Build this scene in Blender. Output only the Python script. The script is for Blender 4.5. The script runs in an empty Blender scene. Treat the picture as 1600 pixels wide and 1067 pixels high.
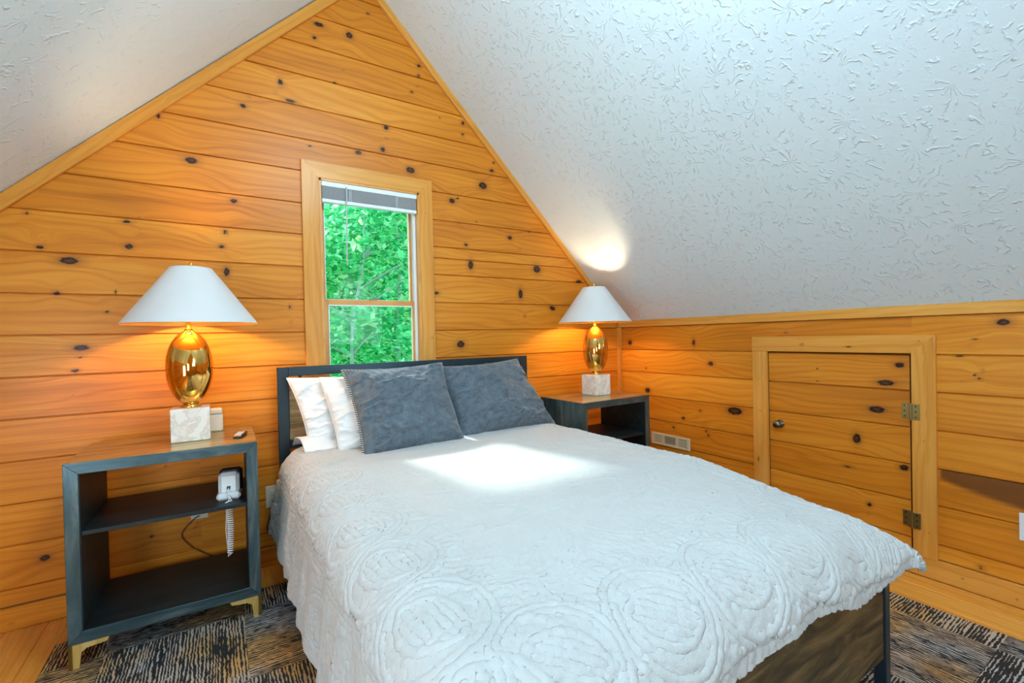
import bpy, math, random
import numpy as np
from mathutils import Vector, Matrix
PI = math.pi
scene = bpy.context.scene
COL = scene.collection

# ------------------------------------------------------------------ camera
RGT = Vector((0.844346, -0.535347, -0.021981)); UPV = Vector((0.024428, -0.002518, 0.999698))
FWD = Vector((0.535241, 0.844628, -0.010952))
cd = bpy.data.cameras.new('camera'); cam = bpy.data.objects.new('camera', cd); COL.objects.link(cam)
cd.sensor_fit = 'HORIZONTAL'; cd.sensor_width = 36.0; cd.lens = 36.0 * 722.308 / 1600.0
cd.clip_start = 0.02
m = Matrix.Identity(4)
for i in range(3):
    m[i][0] = RGT[i]; m[i][1] = UPV[i]; m[i][2] = -FWD[i]
m[0][3], m[1][3], m[2][3] = -2.82305, -2.77762, 1.18834
cam.matrix_world = m
scene.camera = cam

# ------------------------------------------------------------------ view, world, sun, added fills
vs = scene.view_settings
vs.view_transform = 'Standard'; vs.look = 'None'; vs.gamma = 1.0; vs.exposure = 0.12; vs.use_curve_mapping = False
w = bpy.data.worlds.new('sky'); scene.world = w; w.use_nodes = True
wt = w.node_tree; bg = wt.nodes['Background']
sky = wt.nodes.new('ShaderNodeTexSky'); sky.sky_type = 'NISHITA'; sky.sun_disc = False
sky.sun_elevation = math.radians(42); sky.sun_rotation = math.radians(0)
wt.links.new(sky.outputs[0], bg.inputs[0]); bg.inputs[1].default_value = 0.80

def light(name, kind, loc, energy, color, target=None, **kw):
    l = bpy.data.lights.new(name, kind); l.energy = energy; l.color = color
    o = bpy.data.objects.new(name, l); COL.objects.link(o); o.location = loc
    for k, v in kw.items(): setattr(l, k, v)
    if target is not None:
        o.rotation_euler = (Vector(target) - Vector(loc)).to_track_quat('-Z', 'Y').to_euler()
    return o
light('sun', 'SUN', (-3, 9, 8), 5.5, (0.95, 0.98, 1.0), target=(-3 + 0.17 * 9, 0, 8 - 0.93 * 9), angle=math.radians(5))
# added area fills standing in front of solid walls, no opening behind them
light('front_wall_fill', 'AREA', (-1.20, -5.05, 1.75), 62.0, (0.62, 0.89, 1.06), target=(-3.3, -1.0, 2.9),
      shape='RECTANGLE', size=1.5, size_y=1.3)
light('front_left_fill', 'AREA', (-3.35, -5.05, 1.15), 16.0, (0.64, 0.90, 1.06), target=(-2.9, 0, 2.2),
      shape='RECTANGLE', size=0.6, size_y=0.9)
light('knee_wall_fill', 'AREA', (-4.07, -2.55, 0.80), 33.0, (0.64, 0.90, 1.06), target=(-2.4, -1.7, 0.75),
      shape='RECTANGLE', size=0.9, size_y=0.6)
# added overhead fill without a fixture, under the ridge above the camera
light('overhead_fill', 'POINT', (-2.15, -2.15, 2.75), 56.0, (0.66, 0.91, 1.06), shadow_soft_size=0.20)

# ------------------------------------------------------------------ helpers
def link(me, name, mats, parent=None):
    o = bpy.data.objects.new(name, me); COL.objects.link(o)
    for mm in (mats if isinstance(mats, (list, tuple)) else [mats]): me.materials.append(mm)
    if parent is not None: o.parent = parent
    return o
def tag(o, label=None, cat=None, group=None, kind=None):
    if label: o['label'] = label
    if cat: o['category'] = cat
    if group: o['group'] = group
    if kind: o['kind'] = kind
    return o
def empty(name, loc=(0, 0, 0), rz=0.0):
    o = bpy.data.objects.new(name, None); COL.objects.link(o); o.location = loc; o.rotation_euler = (0, 0, rz)
    o.empty_display_size = 0.05
    return o
def copy_tree(o, parent=None):
    c = o.copy(); COL.objects.link(c)
    if parent is not None: c.parent = parent
    for ch in [k for k in bpy.data.objects if k.parent == o]: copy_tree(ch, c)
    return c

class MB:
    def __init__(s): s.v = []; s.f = []; s.mi = []; s.m = 0; s.sm = []; s.smooth = False
    def add(s, vs_, fs_):
        b = len(s.v); s.v += [tuple(q) for q in vs_]
        for f in fs_: s.f.append(tuple(b + i for i in f)); s.mi.append(s.m); s.sm.append(s.smooth)
    def box(s, a, b, bev=0.0):
        x0, y0, z0 = a; x1, y1, z1 = b
        if bev <= 0:
            s.add([(x0,y0,z0),(x1,y0,z0),(x1,y1,z0),(x0,y1,z0),(x0,y0,z1),(x1,y0,z1),(x1,y1,z1),(x0,y1,z1)],
                  [(0,3,2,1),(4,5,6,7),(0,1,5,4),(1,2,6,5),(2,3,7,6),(3,0,4,7)])
            return
        e = bev
        vs_ = []
        for sx in (0, 1):
            for sy in (0, 1):
                for sz in (0, 1):
                    X = (x0, x1)[sx]; Y = (y0, y1)[sy]; Z = (z0, z1)[sz]
                    dx = e * (1 - 2 * sx); dy = e * (1 - 2 * sy); dz = e * (1 - 2 * sz)
                    vs_ += [(X, Y + dy, Z + dz), (X + dx, Y, Z + dz), (X + dx, Y + dy, Z)]
        I = lambda sx, sy, sz, k: (sx * 4 + sy * 2 + sz) * 3 + k
        fs_ = []
        for t in (0, 1):
            fs_.append([I(t,0,0,0), I(t,1,0,0), I(t,1,1,0), I(t,0,1,0)][::(1 if t else -1)])
            fs_.append([I(0,t,0,1), I(0,t,1,1), I(1,t,1,1), I(1,t,0,1)][::(1 if t else -1)])
            fs_.append([I(0,0,t,2), I(1,0,t,2), I(1,1,t,2), I(0,1,t,2)][::(1 if t else -1)])
        for a_ in (0, 1):
            for b_ in (0, 1):
                fs_.append([I(a_,b_,0,0), I(a_,b_,1,0), I(a_,b_,1,1), I(a_,b_,0,1)][::(1 if a_ == b_ else -1)])
                fs_.append([I(a_,0,b_,0), I(a_,0,b_,2), I(a_,1,b_,2), I(a_,1,b_,0)][::(1 if a_ == b_ else -1)])
                fs_.append([I(0,a_,b_,1), I(1,a_,b_,1), I(1,a_,b_,2), I(0,a_,b_,2)][::(1 if a_ == b_ else -1)])
        for sx in (0, 1):
            for sy in (0, 1):
                for sz in (0, 1):
                    fs_.append([I(sx,sy,sz,0), I(sx,sy,sz,1), I(sx,sy,sz,2)][::(1 if (sx + sy + sz) % 2 else -1)])
        s.add(vs_, fs_)
    def lathe(s, prof, c=(0, 0, 0), n=40, cap=True, rfun=None):
        vs_ = []; fs_ = []
        for r, z in prof:
            for k in range(n):
                t = 2 * PI * k / n; rr = rfun(r, z, t) if rfun else r
                vs_.append((c[0] + rr * math.cos(t), c[1] + rr * math.sin(t), c[2] + z))
        for i in range(len(prof) - 1):
            for k in range(n):
                k2 = (k + 1) % n
                fs_.append((i*n+k, i*n+k2, (i+1)*n+k2, (i+1)*n+k))
        if cap:
            fs_.append(tuple(range(n))[::-1]); fs_.append(tuple((len(prof)-1)*n + k for k in range(n)))
        s.add(vs_, fs_)
    def tube(s, pts, r, n=8, closed=False):
        pts = [Vector(q) for q in pts]; N = len(pts); vs_ = []; fs_ = []
        up = Vector((0, 0, 1)); prev = None
        for i, q in enumerate(pts):
            a = pts[(i - 1) % N] if (i > 0 or closed) else q; b = pts[(i + 1) % N] if (i < N - 1 or closed) else q
            d = (b - a).normalized()
            if prev is None:
                s1 = d.cross(up)
                if s1.length < 1e-3: s1 = d.cross(Vector((1, 0, 0)))
            else:
                s1 = prev - d * prev.dot(d)
            s1.normalize(); prev = s1; s2 = d.cross(s1)
            rr = r(i / (N - 1)) if callable(r) else r
            for k in range(n):
                t = 2 * PI * k / n; vs_.append(q + s1 * (rr * math.cos(t)) + s2 * (rr * math.sin(t)))
        for i in range(N if closed else N - 1):
            j = (i + 1) % N
            for k in range(n):
                k2 = (k + 1) % n; fs_.append((i*n+k, i*n+k2, j*n+k2, j*n+k))
        if not closed:
            fs_.append(tuple(range(n))[::-1]); fs_.append(tuple((N-1)*n + k for k in range(n)))
        s.add(vs_, fs_)
    def grid(s, P):    # P array (nu, nv, 3)
        nu, nv = P.shape[:2]
        fs_ = [(i*nv+j, (i+1)*nv+j, (i+1)*nv+j+1, i*nv+j+1) for i in range(nu-1) for j in range(nv-1)]
        s.add(P.reshape(-1, 3).tolist(), fs_)
    def build(s, name, mats, parent=None, attrs=None):
        me = bpy.data.meshes.new(name); me.from_pydata(s.v, [], s.f)
        me.polygons.foreach_set('material_index', s.mi)
        me.polygons.foreach_set('use_smooth', s.sm)
        if attrs:
            for k, a in attrs.items():
                at = me.attributes.new(k, 'FLOAT_VECTOR', 'POINT'); at.data.foreach_set('vector', np.asarray(a, np.float32).ravel())
        me.update()
        return link(me, name, mats, parent)

_rs = np.random.RandomState(5)
_L = _rs.rand(256, 256)
def vnoise(x, y):
    x = np.asarray(x, float); y = np.asarray(y, float)
    xi = np.floor(x).astype(int); yi = np.floor(y).astype(int); fx = x - xi; fy = y - yi
    fx = fx*fx*(3-2*fx); fy = fy*fy*(3-2*fy)
    g = lambda a, b: _L[a % 256, b % 256]
    return ((g(xi, yi)*(1-fx)+g(xi+1, yi)*fx)*(1-fy)+(g(xi, yi+1)*(1-fx)+g(xi+1, yi+1)*fx)*fy)*2-1
def fbm(x, y, o=4):
    r = 0; a = 1.0; s_ = 0
    for k in range(o):
        r = r + a*vnoise(x*2**k+17.3*k, y*2**k+9.1*k); s_ += a; a *= .5
    return r/s_
def sstep(a, b, x):
    t = np.clip((x-a)/(b-a), 0, 1); return t*t*(3-2*t)

# ------------------------------------------------------------------ node helpers
class NT:
    def __init__(s, name):
        s.mat = bpy.data.materials.new(name); s.mat.use_nodes = True; s.t = s.mat.node_tree
        s.b = s.t.nodes['Principled BSDF']; s.out = s.t.nodes['Material Output']
    def n(s, typ, **kw):
        q = s.t.nodes.new(typ)
        for k, v in kw.items(): setattr(q, k, v)
        return q
    def l(s, a, b): s.t.links.new(a, b)
    def val(s, sock, v):
        if isinstance(v, bpy.types.NodeSocket): s.l(v, sock)
        else: sock.default_value = v
    def math(s, op, a, b=0.0, c=0.0, clamp=False):
        q = s.n('ShaderNodeMath', operation=op, use_clamp=clamp)
        s.val(q.inputs[0], a); s.val(q.inputs[1], b); s.val(q.inputs[2], c); return q.outputs[0]
    def comb(s, x, y, z):
        q = s.n('ShaderNodeCombineXYZ')
        for i, v in enumerate((x, y, z)): s.val(q.inputs[i], v)
        return q.outputs[0]
    def sep(s, v):
        q = s.n('ShaderNodeSeparateXYZ'); s.l(v, q.inputs[0]); return q.outputs
    def noise(s, vec, scale, detail=4, rough=.5, dist=0.0):
        q = s.n('ShaderNodeTexNoise'); s.l(vec, q.inputs['Vector'])
        q.inputs['Scale'].default_value = scale; q.inputs['Detail'].default_value = detail
        q.inputs['Roughness'].default_value = rough; q.inputs['Distortion'].default_value = dist
        return q.outputs['Fac']
    def ramp(s, f, stops, interp='LINEAR'):
        q = s.n('ShaderNodeValToRGB'); s.l(f, q.inputs[0]); r = q.color_ramp; r.interpolation = interp
        while len(r.elements) < len(stops): r.elements.new(0.5)
        for e, (p_, c) in zip(r.elements, stops):
            e.position = p_; e.color = (c, c, c, 1) if not isinstance(c, tuple) else (*c, 1)
        return q.outputs[0]
    def mix(s, f, a, b, blend='MIX'):
        q = s.n('ShaderNodeMix', data_type='RGBA', blend_type=blend)
        s.val(q.inputs[0], f)
        for i, v in ((6, a), (7, b)):
            if isinstance(v, tuple): q.inputs[i].default_value = (*v, 1)
            else: s.l(v, q.inputs[i])
        return q.outputs[2]
    def bump(s, h, strength=.3, dist=.01, normal=None):
        q = s.n('ShaderNodeBump'); s.val(q.inputs['Height'], h)
        q.inputs['Strength'].default_value = strength; q.inputs['Distance'].default_value = dist
        if normal is not None: s.l(normal, q.inputs['Normal'])
        return q.outputs[0]
    def mapped(s, vec, sc=(1,1,1), rot=(0,0,0), loc=(0,0,0)):
        q = s.n('ShaderNodeMapping'); s.l(vec, q.inputs[0]); q.inputs['Scale'].default_value = sc
        q.inputs['Rotation'].default_value = rot; q.inputs['Location'].default_value = loc; return q.outputs[0]
    def coord(s, k='Object'): return s.n('ShaderNodeTexCoord').outputs[k]
    def attr(s, k):
        return s.n('ShaderNodeAttribute', attribute_name=k).outputs['Vector']
    def fin(s, color=None, rough=None, metal=None, normal=None, **kw):
        b = s.b
        if color is not None:
            if isinstance(color, tuple): b.inputs['Base Color'].default_value = (*color, 1)
            else: s.l(color, b.inputs['Base Color'])
        if rough is not None: s.val(b.inputs['Roughness'], rough)
        if metal is not None: s.val(b.inputs['Metallic'], metal)
        if normal is not None: s.l(normal, b.inputs['Normal'])
        for k, v in kw.items(): s.val(b.inputs[k], v)
        return s.mat

def mat_pine(name, light_c, mid_c, dark_c, gloss=.36, knots=True):
    t = NT(name); g = t.sep(t.attr('gr')); u, wv, rid = g
    ident = t.math('MULTIPLY', rid, 37.0)
    v1 = t.comb(t.math('MULTIPLY', u, .7), t.math('MULTIPLY', wv, 4.5), ident)
    lo = t.noise(v1, 1.0, 2, .5, .4)
    band = t.math('ADD', t.math('MULTIPLY', lo, 7.0), t.math('MULTIPLY', wv, 26.0))
    cath = t.math('MULTIPLY', t.math('ADD', t.math('SINE', t.math('MULTIPLY', band, 6.283)), 1.0), .5)
    cath = t.math('POWER', cath, 2.2)
    fine = t.noise(t.comb(t.math('MULTIPLY', u, 1.6), t.math('MULTIPLY', wv, 150.0), ident), 1.0, 3, .6)
    broad = t.noise(t.comb(t.math('MULTIPLY', u, 1.1), t.math('MULTIPLY', wv, 9.0), t.math('ADD', ident, 5.0)), 1.0, 3, .5)
    f = t.math('ADD', t.math('MULTIPLY', cath, .13), t.math('ADD', t.math('MULTIPLY', fine, .38), t.math('MULTIPLY', broad, .60)))
    f = t.math('ADD', f, t.math('MULTIPLY', t.math('SUBTRACT', rid, .5), .16))
    c = t.ramp(f, [(.25, light_c), (.52, mid_c), (.90, dark_c)])
    if knots:
        k = t.sep(t.attr('kn'))
        wob = t.math('MULTIPLY', t.math('SUBTRACT', t.noise(t.comb(u, wv, ident), 60.0, 2), .5), .5)
        d = t.math('ADD', k[0], wob)
        halo = t.ramp(t.math('MULTIPLY', d, .25), [(.0, .9), (.22, .7), (.34, .25), (.6, 0.0)])
        c = t.mix(halo, c, (.23, .065, .012))
        core = t.ramp(d, [(.0, .72), (.35, .70), (.62, 1.0), (.78, 1.0), (.95, 0.0)])
        c = t.mix(core, c, (.018, .008, .005))
        c = t.mix(k[1], c, t.mix(broad, (.24, .080, .014), (.15, .042, .008)))
    n = t.bump(t.math('ADD', fine, t.math('MULTIPLY', cath, .4)), .10, .002)
    return t.fin(c, t.math('ADD', t.math('MULTIPLY', fine, .12), gloss - .06), normal=n, **{'Specular IOR Level': .32})

def simple(name, col, rough=.5, metal=0.0, bump=None, var=None, **kw):
    t = NT(name); c = t.coord(); cc = col
    nz = t.noise(c, var[0] if var else 8.0, 4)
    a = var[1] if var else .06
    cc = t.mix(nz, tuple(v*(1-a) for v in col), tuple(min(1, v*(1+a)) for v in col))
    n = t.bump(t.noise(c, bump[0], 4), bump[1], bump[2]) if bump else None
    return t.fin(cc, rough, metal, n, **kw)

M = {}
M['pine'] = mat_pine('honey_pine', (.82, .34, .035), (.68, .225, .014), (.40, .10, .005))
M['trim'] = mat_pine('trim_pine', (.80, .39, .085), (.70, .285, .042), (.50, .17, .018), .30)
M['floor'] = mat_pine('floor_pine', (.88, .45, .10), (.80, .34, .05), (.55, .19, .02), .28)
t = NT('plain_pine'); v = t.mapped(t.coord(), (3, 3, 3)); f = t.noise(v, 3.0, 4)
M['jamb'] = t.fin(t.ramp(f, [(.3, (.74, .35, .075)), (.7, (.62, .25, .04))]), .35)
M['groove'] = simple('groove_dark', (.09, .03, .01), .8)
M['outer'] = simple('outer_siding', (.25, .17, .1), .8)

# white textured drywall: brushed stomp fans
t = NT('stomp_paint'); co = t.coord()
vo = t.n('ShaderNodeTexVoronoi'); t.l(t.mapped(co, (1, 1, 1)), vo.inputs['Vector']); vo.inputs['Scale'].default_value = 6.0
vo.feature = 'F1'
q = t.n('ShaderNodeVectorMath', operation='SUBTRACT'); t.l(co, q.inputs[0]); t.l(vo.outputs['Position'], q.inputs[1])
sx, sy, sz = t.sep(q.outputs[0])
# in-plane axis (1,0,1)/sqrt2 covers both 45 degree slopes well enough through x
ang = t.math('ARCTAN2', sy, t.math('MULTIPLY', sx, 1.414))
nz = t.noise(co, 9.0, 3, .6); nz2 = t.noise(co, 60.0, 3, .6); msk = t.noise(co, 26.0, 4, .6)
fan = t.math('SINE', t.math('ADD', t.math('MULTIPLY', ang, 11.0), t.math('MULTIPLY', nz, 36.0)))
fan = t.math('POWER', t.math('MAXIMUM', fan, 0.0), 3.0)
fan = t.math('MULTIPLY', fan, t.ramp(msk, [(.47, 0.0), (.66, 1.0)]))
fan = t.math('MULTIPLY', fan, t.ramp(t.math('MULTIPLY', vo.outputs['Distance'], 1.0), [(.08, 0.0), (.22, 1.0)]))
h = t.math('ADD', t.math('MULTIPLY', fan, .9), t.math('MULTIPLY', nz2, .2))
M['paint'] = t.fin((.75, .84, .88), .7, normal=t.bump(h, .62, .006))

def woodmetal(name, c1, c2, c3, metal, rough, sc=(1.2, 14, 14), rot=(0, 0, 0)):
    t = NT(name); v = t.mapped(t.coord(), sc, rot)
    f = t.noise(v, 1.6, 5, .6, .8)
    c = t.ramp(f, [(.3, c1), (.5, c2), (.7, c3)])
    return t.fin(c, rough, metal, t.bump(t.noise(v, 3.0, 4), .08, .002))
M['steelh'] = woodmetal('brushed_slate_metal_h', (.035, .07, .085), (.075, .13, .15), (.20, .26, .27), .65, .34, (1.6, 12, 12))
M['steelv'] = woodmetal('brushed_slate_metal_v', (.035, .07, .085), (.075, .13, .15), (.20, .26, .27), .65, .34, (12, 12, 1.6))
M['steeltop'] = woodmetal('lamp_reflection_top', (.24, .19, .07), (.46, .36, .15), (.70, .58, .32), .8, .30, (1.6, 14, 12))  # the lamp's olive gold reflection is put into this top colour
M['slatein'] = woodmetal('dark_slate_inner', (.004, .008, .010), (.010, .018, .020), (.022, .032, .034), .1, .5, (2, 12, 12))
M['brassfoot'] = woodmetal('brushed_brass_foot', (.60, .38, .09), (.80, .55, .16), (.92, .74, .36), .55, .35, (14, 14, 2))
M['gold'] = simple('polished_gold', (.80, .47, .12), .06, 1.0, var=(3, .05))
M['goldin'] = simple('gold_lining', (.85, .52, .14), .30, .8)
M['brass'] = simple('aged_brass', (.42, .33, .13), .35, 1.0, bump=(40, .1, .001))
M['nickel'] = simple('dark_nickel', (.20, .19, .16), .22, 1.0)
t = NT('white_marble'); c = t.coord(); vv = t.noise(t.mapped(c, (9, 9, 9), (.5, .4, .2)), 1.0, 6, .6, 1.5)
M['marble'] = t.fin(t.ramp(vv, [(.40, (.80, .76, .70)), (.50, (.66, .61, .54)), (.53, (.82, .79, .74)), (.8, (.86, .84, .80))]), .25)
M['shade'] = simple('white_parchment_shade', (.72, .71, .70), .55, bump=(400, .05, .0005))
M['frame'] = simple('dark_bed_metal', (.035, .060, .080), .30, .6, bump=(90, .04, .001))
t = NT('rustic_bed_wood'); v = t.mapped(t.coord(), (1.7, 1, 9), (0, .32, 0)); f = t.noise(v, 2.2, 6, .65, 1.2)
M['bedwood'] = t.fin(t.ramp(f, [(.30, (.014, .010, .005)), (.45, (.070, .042, .014)), (.58, (.15, .088, .030)), (.75, (.26, .16, .065))]), .5, normal=t.bump(f, .2, .003))
t = NT('light_rustic_panel'); v = t.mapped(t.coord(), (1.5, 1, 16), (0, .03, 0)); f = t.noise(v, 2.2, 6, .6, .8)
M['headwood'] = t.fin(t.ramp(f, [(.30, (.12, .08, .035)), (.5, (.36, .25, .12)), (.7, (.52, .38, .21))]), .5, normal=t.bump(f, .15, .002))
def fabric(name, c1, c2, sc, b, rough=.9, sheen=0.0, wr=0.0):
    t = NT(name); co = t.coord()
    f = t.noise(co, sc, 5, .7); n2 = t.noise(t.mapped(co, (260, 260, 420)), 1.0, 2, .6)
    c = t.ramp(t.math('ADD', t.math('MULTIPLY', f, .6), t.math('MULTIPLY', n2, .4)), [(.3, c1), (.7, c2)])
    h = t.math('ADD', n2, t.math('MULTIPLY', t.noise(co, 22, 5, .6, .6), wr))
    return t.fin(c, rough, 0.0, t.bump(h, b, .002), **{'Sheen Weight': sheen})
M['quilt'] = fabric('white_matelasse', (.53, .525, .51), (.59, .585, .57), 12, .7, .85, .1, 2.2)
M['linen'] = fabric('white_cotton', (.78, .77, .76), (.83, .82, .81), 6, .2, .8, .1, 1.0)
M['velvet'] = fabric('blue_grey_chenille', (.034, .050, .065), (.165, .20, .235), 30, .6, .85, .25, 1.0)
t = NT('stitched_cord'); wv_ = t.n('ShaderNodeTexWave'); t.l(t.coord(), wv_.inputs[0]); wv_.inputs['Scale'].default_value = 40; wv_.wave_profile = 'SAW'; wv_.bands_direction = 'DIAGONAL'
M['piping'] = t.fin(t.ramp(wv_.outputs['Fac'], [(.45, (.03, .035, .045)), (.6, (.5, .5, .48))]), .8)
M['wplastic'] = simple('white_plastic', (.80, .80, .80), .35)
M['cream'] = simple('ivory_plastic', (.74, .66, .50), .4)
M['offwhite'] = simple('offwhite_plastic', (.80, .73, .60), .4)
M['vinyl'] = simple('white_vinyl_blind', (.80, .82, .86), .4)
M['slat'] = simple('grey_blind_slats', (.50, .50, .50), .5)
M['black'] = simple('black_plastic', (.015, .015, .017), .35)
M['brown'] = simple('brown_cord', (.16, .07, .03), .6)
M['reg'] = simple('cream_register_metal', (.72, .60, .40), .4)
t = NT('window_glass'); tr = t.n('ShaderNodeBsdfTransparent'); gl = t.n('ShaderNodeBsdfGlossy'); gl.inputs['Roughness'].default_value = .02
mx = t.n('ShaderNodeMixShader'); fr = t.n('ShaderNodeFresnel'); fr.inputs[0].default_value = 1.18
tr.inputs[0].default_value = (.93, 1, .97, 1)
t.l(fr.outputs[0], mx.inputs[0]); t.l(tr.outputs[0], mx.inputs[1]); t.l(gl.outputs[0], mx.inputs[2]); t.l(mx.outputs[0], t.out.inputs[0])
M['glass'] = t.mat
t = NT('green_leaves'); rnd = t.sep(t.attr('lf'))
c = t.ramp(rnd[0], [(.0, (.02, .30, .09)), (.45, (.07, .66, .22)), (.75, (.25, .92, .42)), (.92, (.75, 1.0, .65)), (1.0, (.9, 1.0, .45))])  # palest stops put highlights and sky glare into the leaf colour
t.b.inputs['Base Color'].default_value = (1, 1, 1, 1); t.l(c, t.b.inputs['Base Color']); t.b.inputs['Roughness'].default_value = .5
tl = t.n('ShaderNodeBsdfTranslucent'); t.l(c, tl.inputs[0]); mx = t.n('ShaderNodeMixShader'); mx.inputs[0].default_value = .6
t.l(t.b.outputs[0], mx.inputs[1]); t.l(tl.outputs[0], mx.inputs[2]); t.l(mx.outputs[0], t.out.inputs[0])
M['leaf'] = t.mat
M['bark'] = simple('grey_bark', (.50, .56, .50), .9, bump=(12, .8, .02), var=(9, .5))
M['hill'] = simple('hill_undergrowth', (.08, .55, .18), .9, bump=(3, 1, .1), var=(3, .6))
# carpet-tile style rug
t = NT('striated_rug'); co = t.coord(); X, Y, Z = t.sep(co)
S = .46
ix = t.math('FLOOR', t.math('DIVIDE', X, S)); iy = t.math('FLOOR', t.math('DIVIDE', Y, S))
cell = t.math('MODULO', t.math('ABSOLUTE', t.math('ADD', ix, iy)), 2.0)
wb = t.noise(co, 5.0, 2)
wx = t.math('ADD', X, t.math('MULTIPLY', t.noise(t.mapped(co, (9, 60, 1)), 1, 3), .010))
wy = t.math('ADD', Y, t.math('MULTIPLY', t.noise(t.mapped(co, (60, 9, 1)), 1, 3), .010))
def stripes(along, across, seed):
    wob = t.noise(t.comb(t.math('MULTIPLY', along, 3.0), t.math('MULTIPLY', across, 22.0), seed), 1.0, 2)
    ln = t.math('SINE', t.math('ADD', t.math('MULTIPLY', across, 560.0), t.math('MULTIPLY', wob, 16.0)))
    gate = t.noise(t.comb(t.math('MULTIPLY', along, 26.0), t.math('MULTIPLY', across, 130.0), seed + 2.0), 1.0, 3, .6)
    patch = t.noise(t.comb(t.math('MULTIPLY', along, 5.0), t.math('MULTIPLY', across, 16.0), seed + 5.0), 1.0, 2)
    v_ = t.math('ADD', t.math('MULTIPLY', ln, .11), t.math('MULTIPLY', gate, .75))
    return t.math('ADD', v_, t.math('MULTIPLY', patch, .40))
sa = stripes(X, wy, 1.0); sb = stripes(Y, wx, 4.0)
st = t.n('ShaderNodeMix'); t.l(cell, st.inputs[0]); t.l(sa, st.inputs[2]); t.l(sb, st.inputs[3])
cid = t.noise(t.comb(ix, iy, 3.0), 3.7, 0)
f = t.math('ADD', st.outputs[0], t.math('MULTIPLY', t.math('SUBTRACT', wb, .5), .18))
big = t.noise(co, 2.2, 2)
hi = t.ramp(big, [(.42, (.55, .32, .11)), (.5, (.52, .40, .29)), (.58, (.46, .45, .44))])
msk = t.ramp(f, [(.585, 0.0), (.62, 1.0)])
c = t.mix(msk, (.010, .013, .016), hi)
M['rug'] = t.fin(c, .75, normal=t.bump(msk, .6, .004))

# ------------------------------------------------------------------ boards with grain and knots
KA=[(-2.33,2.887,0.019,0.014),(-2.305,2.969,0.041,0.017),(-2.138,2.963,0.026,0.027),(-2.027,3.126,0.015,0.012),(-2.509,2.59,0.016,0.025),(-2.461,2.5,0.039,0.014),(-2.687,2.418,0.023,0.015),(-2.659,2.474,0.011,0.008),(-2.917,2.093,0.036,0.023),(-3.044,2.282,0.016,0.017),(-2.741,1.917,0.023,0.017),(-3.167,1.648,0.022,0.019),(-3.172,1.764,0.026,0.012),(-3.505,1.763,0.013,0.011),(-3.465,1.618,0.016,0.013),(-2.782,1.753,0.016,0.016),(-2.799,1.679,0.02,0.014),(-3.123,1.725,0.008,0.005),(-3.374,1.567,0.047,0.023),(-2.103,2.289,0.027,0.018),(-1.958,2.336,0.02,0.022),(-1.934,2.473,0.022,0.02),(-1.933,2.407,0.011,0.009),(-2.369,2.273,0.016,0.009),(-2.179,2.752,0.011,0.007),(-2.226,2.666,0.013,0.007),(-2.535,2.526,0.006,0.011),(-3.448,1.651,0.005,0.004),(-1.797,2.242,0.023,0.026),(-1.714,2.911,0.019,0.016),(-1.719,2.846,0.017,0.013),(-1.727,2.778,0.013,0.007),(-1.766,2.731,0.017,0.011),(-1.578,2.615,0.01,0.009),(-1.413,2.619,0.017,0.019),(-1.417,2.542,0.015,0.013),(-1.782,2.24,0.032,0.027),(-1.272,2.224,0.043,0.034),(-1.198,2.339,0.023,0.016),(-1.181,2.397,0.014,0.012),(-1.506,2.089,0.029,0.023),(-1.464,2.112,0.015,0.01),(-1.329,1.971,0.013,0.008),(-1.062,1.888,0.027,0.02),(-1.41,1.808,0.019,0.015),(-0.98,1.817,0.015,0.008),(-0.894,1.948,0.015,0.008),(-1.379,1.676,0.026,0.043),(-0.832,1.679,0.042,0.038),(-1.633,1.478,0.028,0.015),(-0.981,1.494,0.025,0.05),(-0.432,1.606,0.041,0.018),(-0.706,1.405,0.033,0.013),(-0.693,1.392,0.034,0.022),(-0.948,1.334,0.013,0.013),(-0.609,0.985,0.007,0.004),(-0.608,0.912,0.009,0.007),(-0.027,0.815,0.008,0.012),(-2.801,1.678,0.02,0.012),(-2.781,1.55,0.018,0.033),(-3.22,1.432,0.007,0.014),(-3.253,1.341,0.012,0.009),(-3.345,1.18,0.039,0.019),(-3.35,1.137,0.016,0.005),(-3.366,1.078,0.019,0.012),(-2.491,1.376,0.01,0.016),(-2.489,1.293,0.009,0.008),(-2.476,1.319,0.005,0.004),(-3.377,0.969,0.006,0.004),(-3.174,0.94,0.005,0.004),(-2.736,0.774,0.007,0.005),(-2.703,0.777,0.005,0.004),(-3.229,1.496,0.005,0.004),(-3.327,0.864,0.005,0.004),(-3.054,0.598,0.007,0.007),(-3.115,0.276,0.012,0.011),(-2.947,0.271,0.009,0.006),(-3.483,0.273,0.026,0.019),(-1.466,1.143,0.038,0.034),(-3.467,1.619,0.016,0.014),(-3.419,1.422,0.014,0.014)]
KB=[(-2.235,1.203,0.031,0.021),(-2.146,1.13,0.014,0.007),(-2.131,1.076,0.005,0.004),(-2.096,1.053,0.022,0.007),(-2.17,0.993,0.009,0.008),(-2.145,0.972,0.008,0.007),(-2.162,0.956,0.01,0.009),(-1.341,1.177,0.014,0.009),(-0.843,0.974,0.028,0.021),(-1.011,0.671,0.071,0.036),(-0.802,0.504,0.014,0.013),(-0.818,0.479,0.014,0.011),(-2.158,0.12,0.016,0.011),(-0.116,1.117,0.027,0.029),(-0.712,1.117,0.015,0.036),(-0.278,0.918,0.013,0.01),(-0.29,0.744,0.032,0.028),(-0.755,0.639,0.017,0.011),(-0.615,0.57,0.018,0.016),(-0.593,0.638,0.015,0.007),(-0.53,0.489,0.019,0.012)]
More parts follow.
